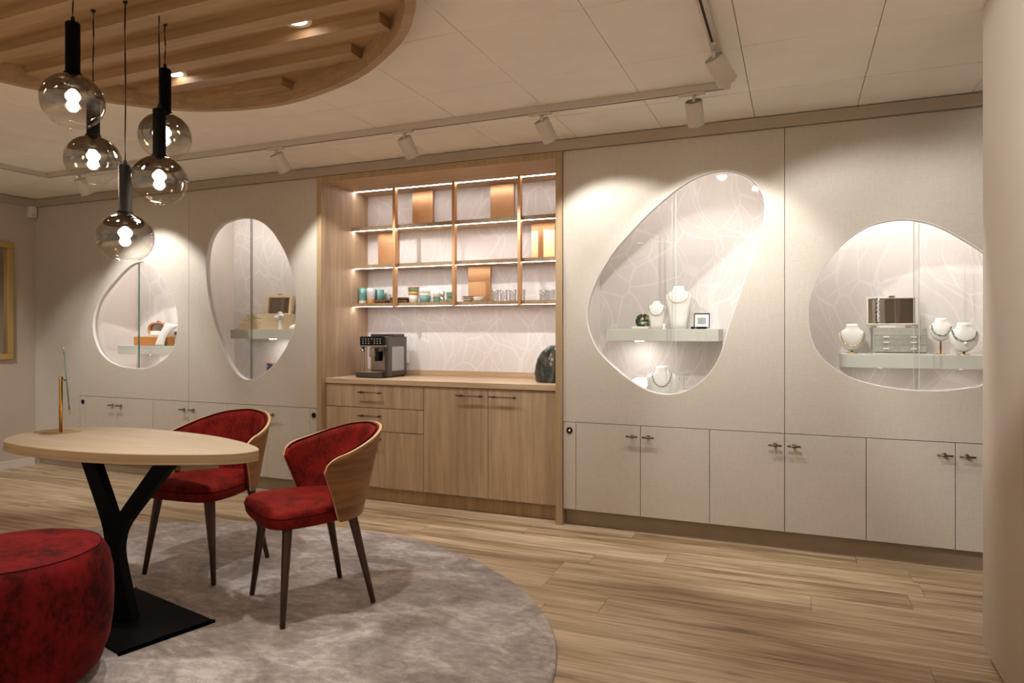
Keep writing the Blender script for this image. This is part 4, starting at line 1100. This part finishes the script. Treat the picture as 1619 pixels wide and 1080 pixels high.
MB().tube([(LX-.03, LY, LZ+.124), (LX-.012, LY, LZ+.138), (LX+.012, LY, LZ+.134), (LX+.03, LY, LZ+.122)], .004, 8).build('carry_loop', 'acacia', ob)
R = []
for k in range(11):
    u = k/10
    wd = .058-.016*math.sin(u*PI)+.026*u*u
    R.append([(-5.262+.01*u+.125*u*u+wd*math.cos(q*PI/10), 4.415+.02*u+.016*math.sin(q*PI/10), Z1+.195*u+.0005+.018*math.cos(q*PI/10)*-u*.6) for q in range(20)])
tag(recenter(MB().rings(R, 0, True).build('necklace_stand', 'leatherette')), 'curved white necklace stand in front of the orange jewellery box', 'necklace display')
fc = thing('jewellery_case', 'round black floral jewellery case cut off by the edge of egg-shaped opening', 'jewellery case', (-5.18, 4.56, Z1))
MB().lathe([(.058, -.008), (.062, -.006), (.062, .006), (.058, .008)], (-5.168, 4.60, Z1+.192), 36, rot=Matrix.Rotation(PI/2, 3, 'X')).build('lid', 'floral', fc)
MB().lathe([(.062, 0), (.062, .03), (.058, .033), (.001, .033)], (-5.168, 4.565, Z1+.095), 30).build('case', 'floral', fc)
MB().cbox(-5.20, -5.11, 4.52, 4.62, Z1, Z1+.094, .003).build('block', 'leatherette', fc)

# teardrop showcase
Z2 = 1.2635
wb = thing('jewellery_box', 'pale maple jewellery box with fanned trays and open mirror lid', 'jewellery box', (-4.0, 4.54, Z2))
MB().cbox(-4.13, -3.89, 4.455, 4.63, Z2, Z2+.128, .003).build('body', 'pine', wb)
for x0, x1, z0, z1 in ((-4.43, -4.131, .0, .010), (-4.385, -4.132, .012, .055), (-4.335, -4.132, .058, .092), (-4.30, -4.132, .095, .126)):
    tr = MB().cbox(x0, x1, 4.46, 4.62, Z2+z0, Z2+z1, .003).build('tray', 'pine', wb)
    if z1 > .02: MB().tube([((x0+x1)/2-.012, 4.457, Z2+(z0+z1)/2), ((x0+x1)/2+.012, 4.457, Z2+(z0+z1)/2)], .003, 6).build('tray_pull', 'brass', tr)
Rl = Matrix.Rotation(math.radians(-7), 3, 'X'); pvl = (-4.0, 4.62, Z2+.128)
mb = MB()
for a, b, z0, z1 in ((-4.230, -3.950, .272, .290), (-4.230, -3.950, .129, .136), (-4.230, -4.203, .136, .272), (-3.977, -3.950, .136, .272)):
    mb.cbox(a, b, 4.60, 4.632, Z2+z0, Z2+z1, .002, rot=Rl, piv=pvl)
ld = mb.build('lid_frame', 'pine', wb)
MB().box(-4.203, -3.977, 4.618, 4.622, Z2+.136, Z2+.272, rot=Rl, piv=pvl).build('lid_mirror', 'mirrorb', ld)
MB().cbox(-4.105, -4.070, 4.62, 4.64, Z2+.297, Z2+.305, .002).build('clasp', 'brass', wb)
hx = thing('necklace_stand', 'white curled ring display leaning on the maple jewellery box', 'ring stand', (-3.90, 4.42, Z2))
MB().lathe([(.02, 0), (.02, .004), (.012, .008), (.010, .075)], (-3.905, 4.42, Z2), 16).build('stem', 'leatherette', hx)
mb = MB(); mb.ball((-3.925, 4.41, Z2+.095), .028, 0, 2, (1.1, .6, .8)); mb.ball((-3.885, 4.41, Z2+.11), .026, 0, 2, (1.2, .6, .7)); mb.ball((-3.90, 4.415, Z2+.13), .022, 0, 2, (1.1, .6, .8)); mb.build('curl', 'leatherette', hx)
tag(recenter(MB().lathe([(.05, 0), (.05, .012), (.042, .028), (.02, .04), (.002, .044)], (-3.78, 4.46, Z2+.0003), 20).build('display_cushion', 'leatherette')), 'low round white cushion on the shelf of the teardrop showcase', 'cushion')
bp = thing('framed_picture', 'small copper-framed blue picture standing on the floor of teardrop showcase', 'picture', (-4.07, 4.56, ZF))
MB().cbox(-4.165, -3.965, 4.545, 4.56, ZF, ZF+.285, .003).build('frame', 'copperframe', bp)
MB().box(-4.152, -3.978, 4.543, 4.5448, ZF+.013, ZF+.272).build('print', 'blueart', bp)
mb = MB()
for a in (-4.152, -4.008): mb.prism([(a, ZF+.272), (a+.03, ZF+.272), (a+.015, ZF+.252)], 4.541, 4.5428, axis='y')
mb.build('mount_corners', 'dark', bp)
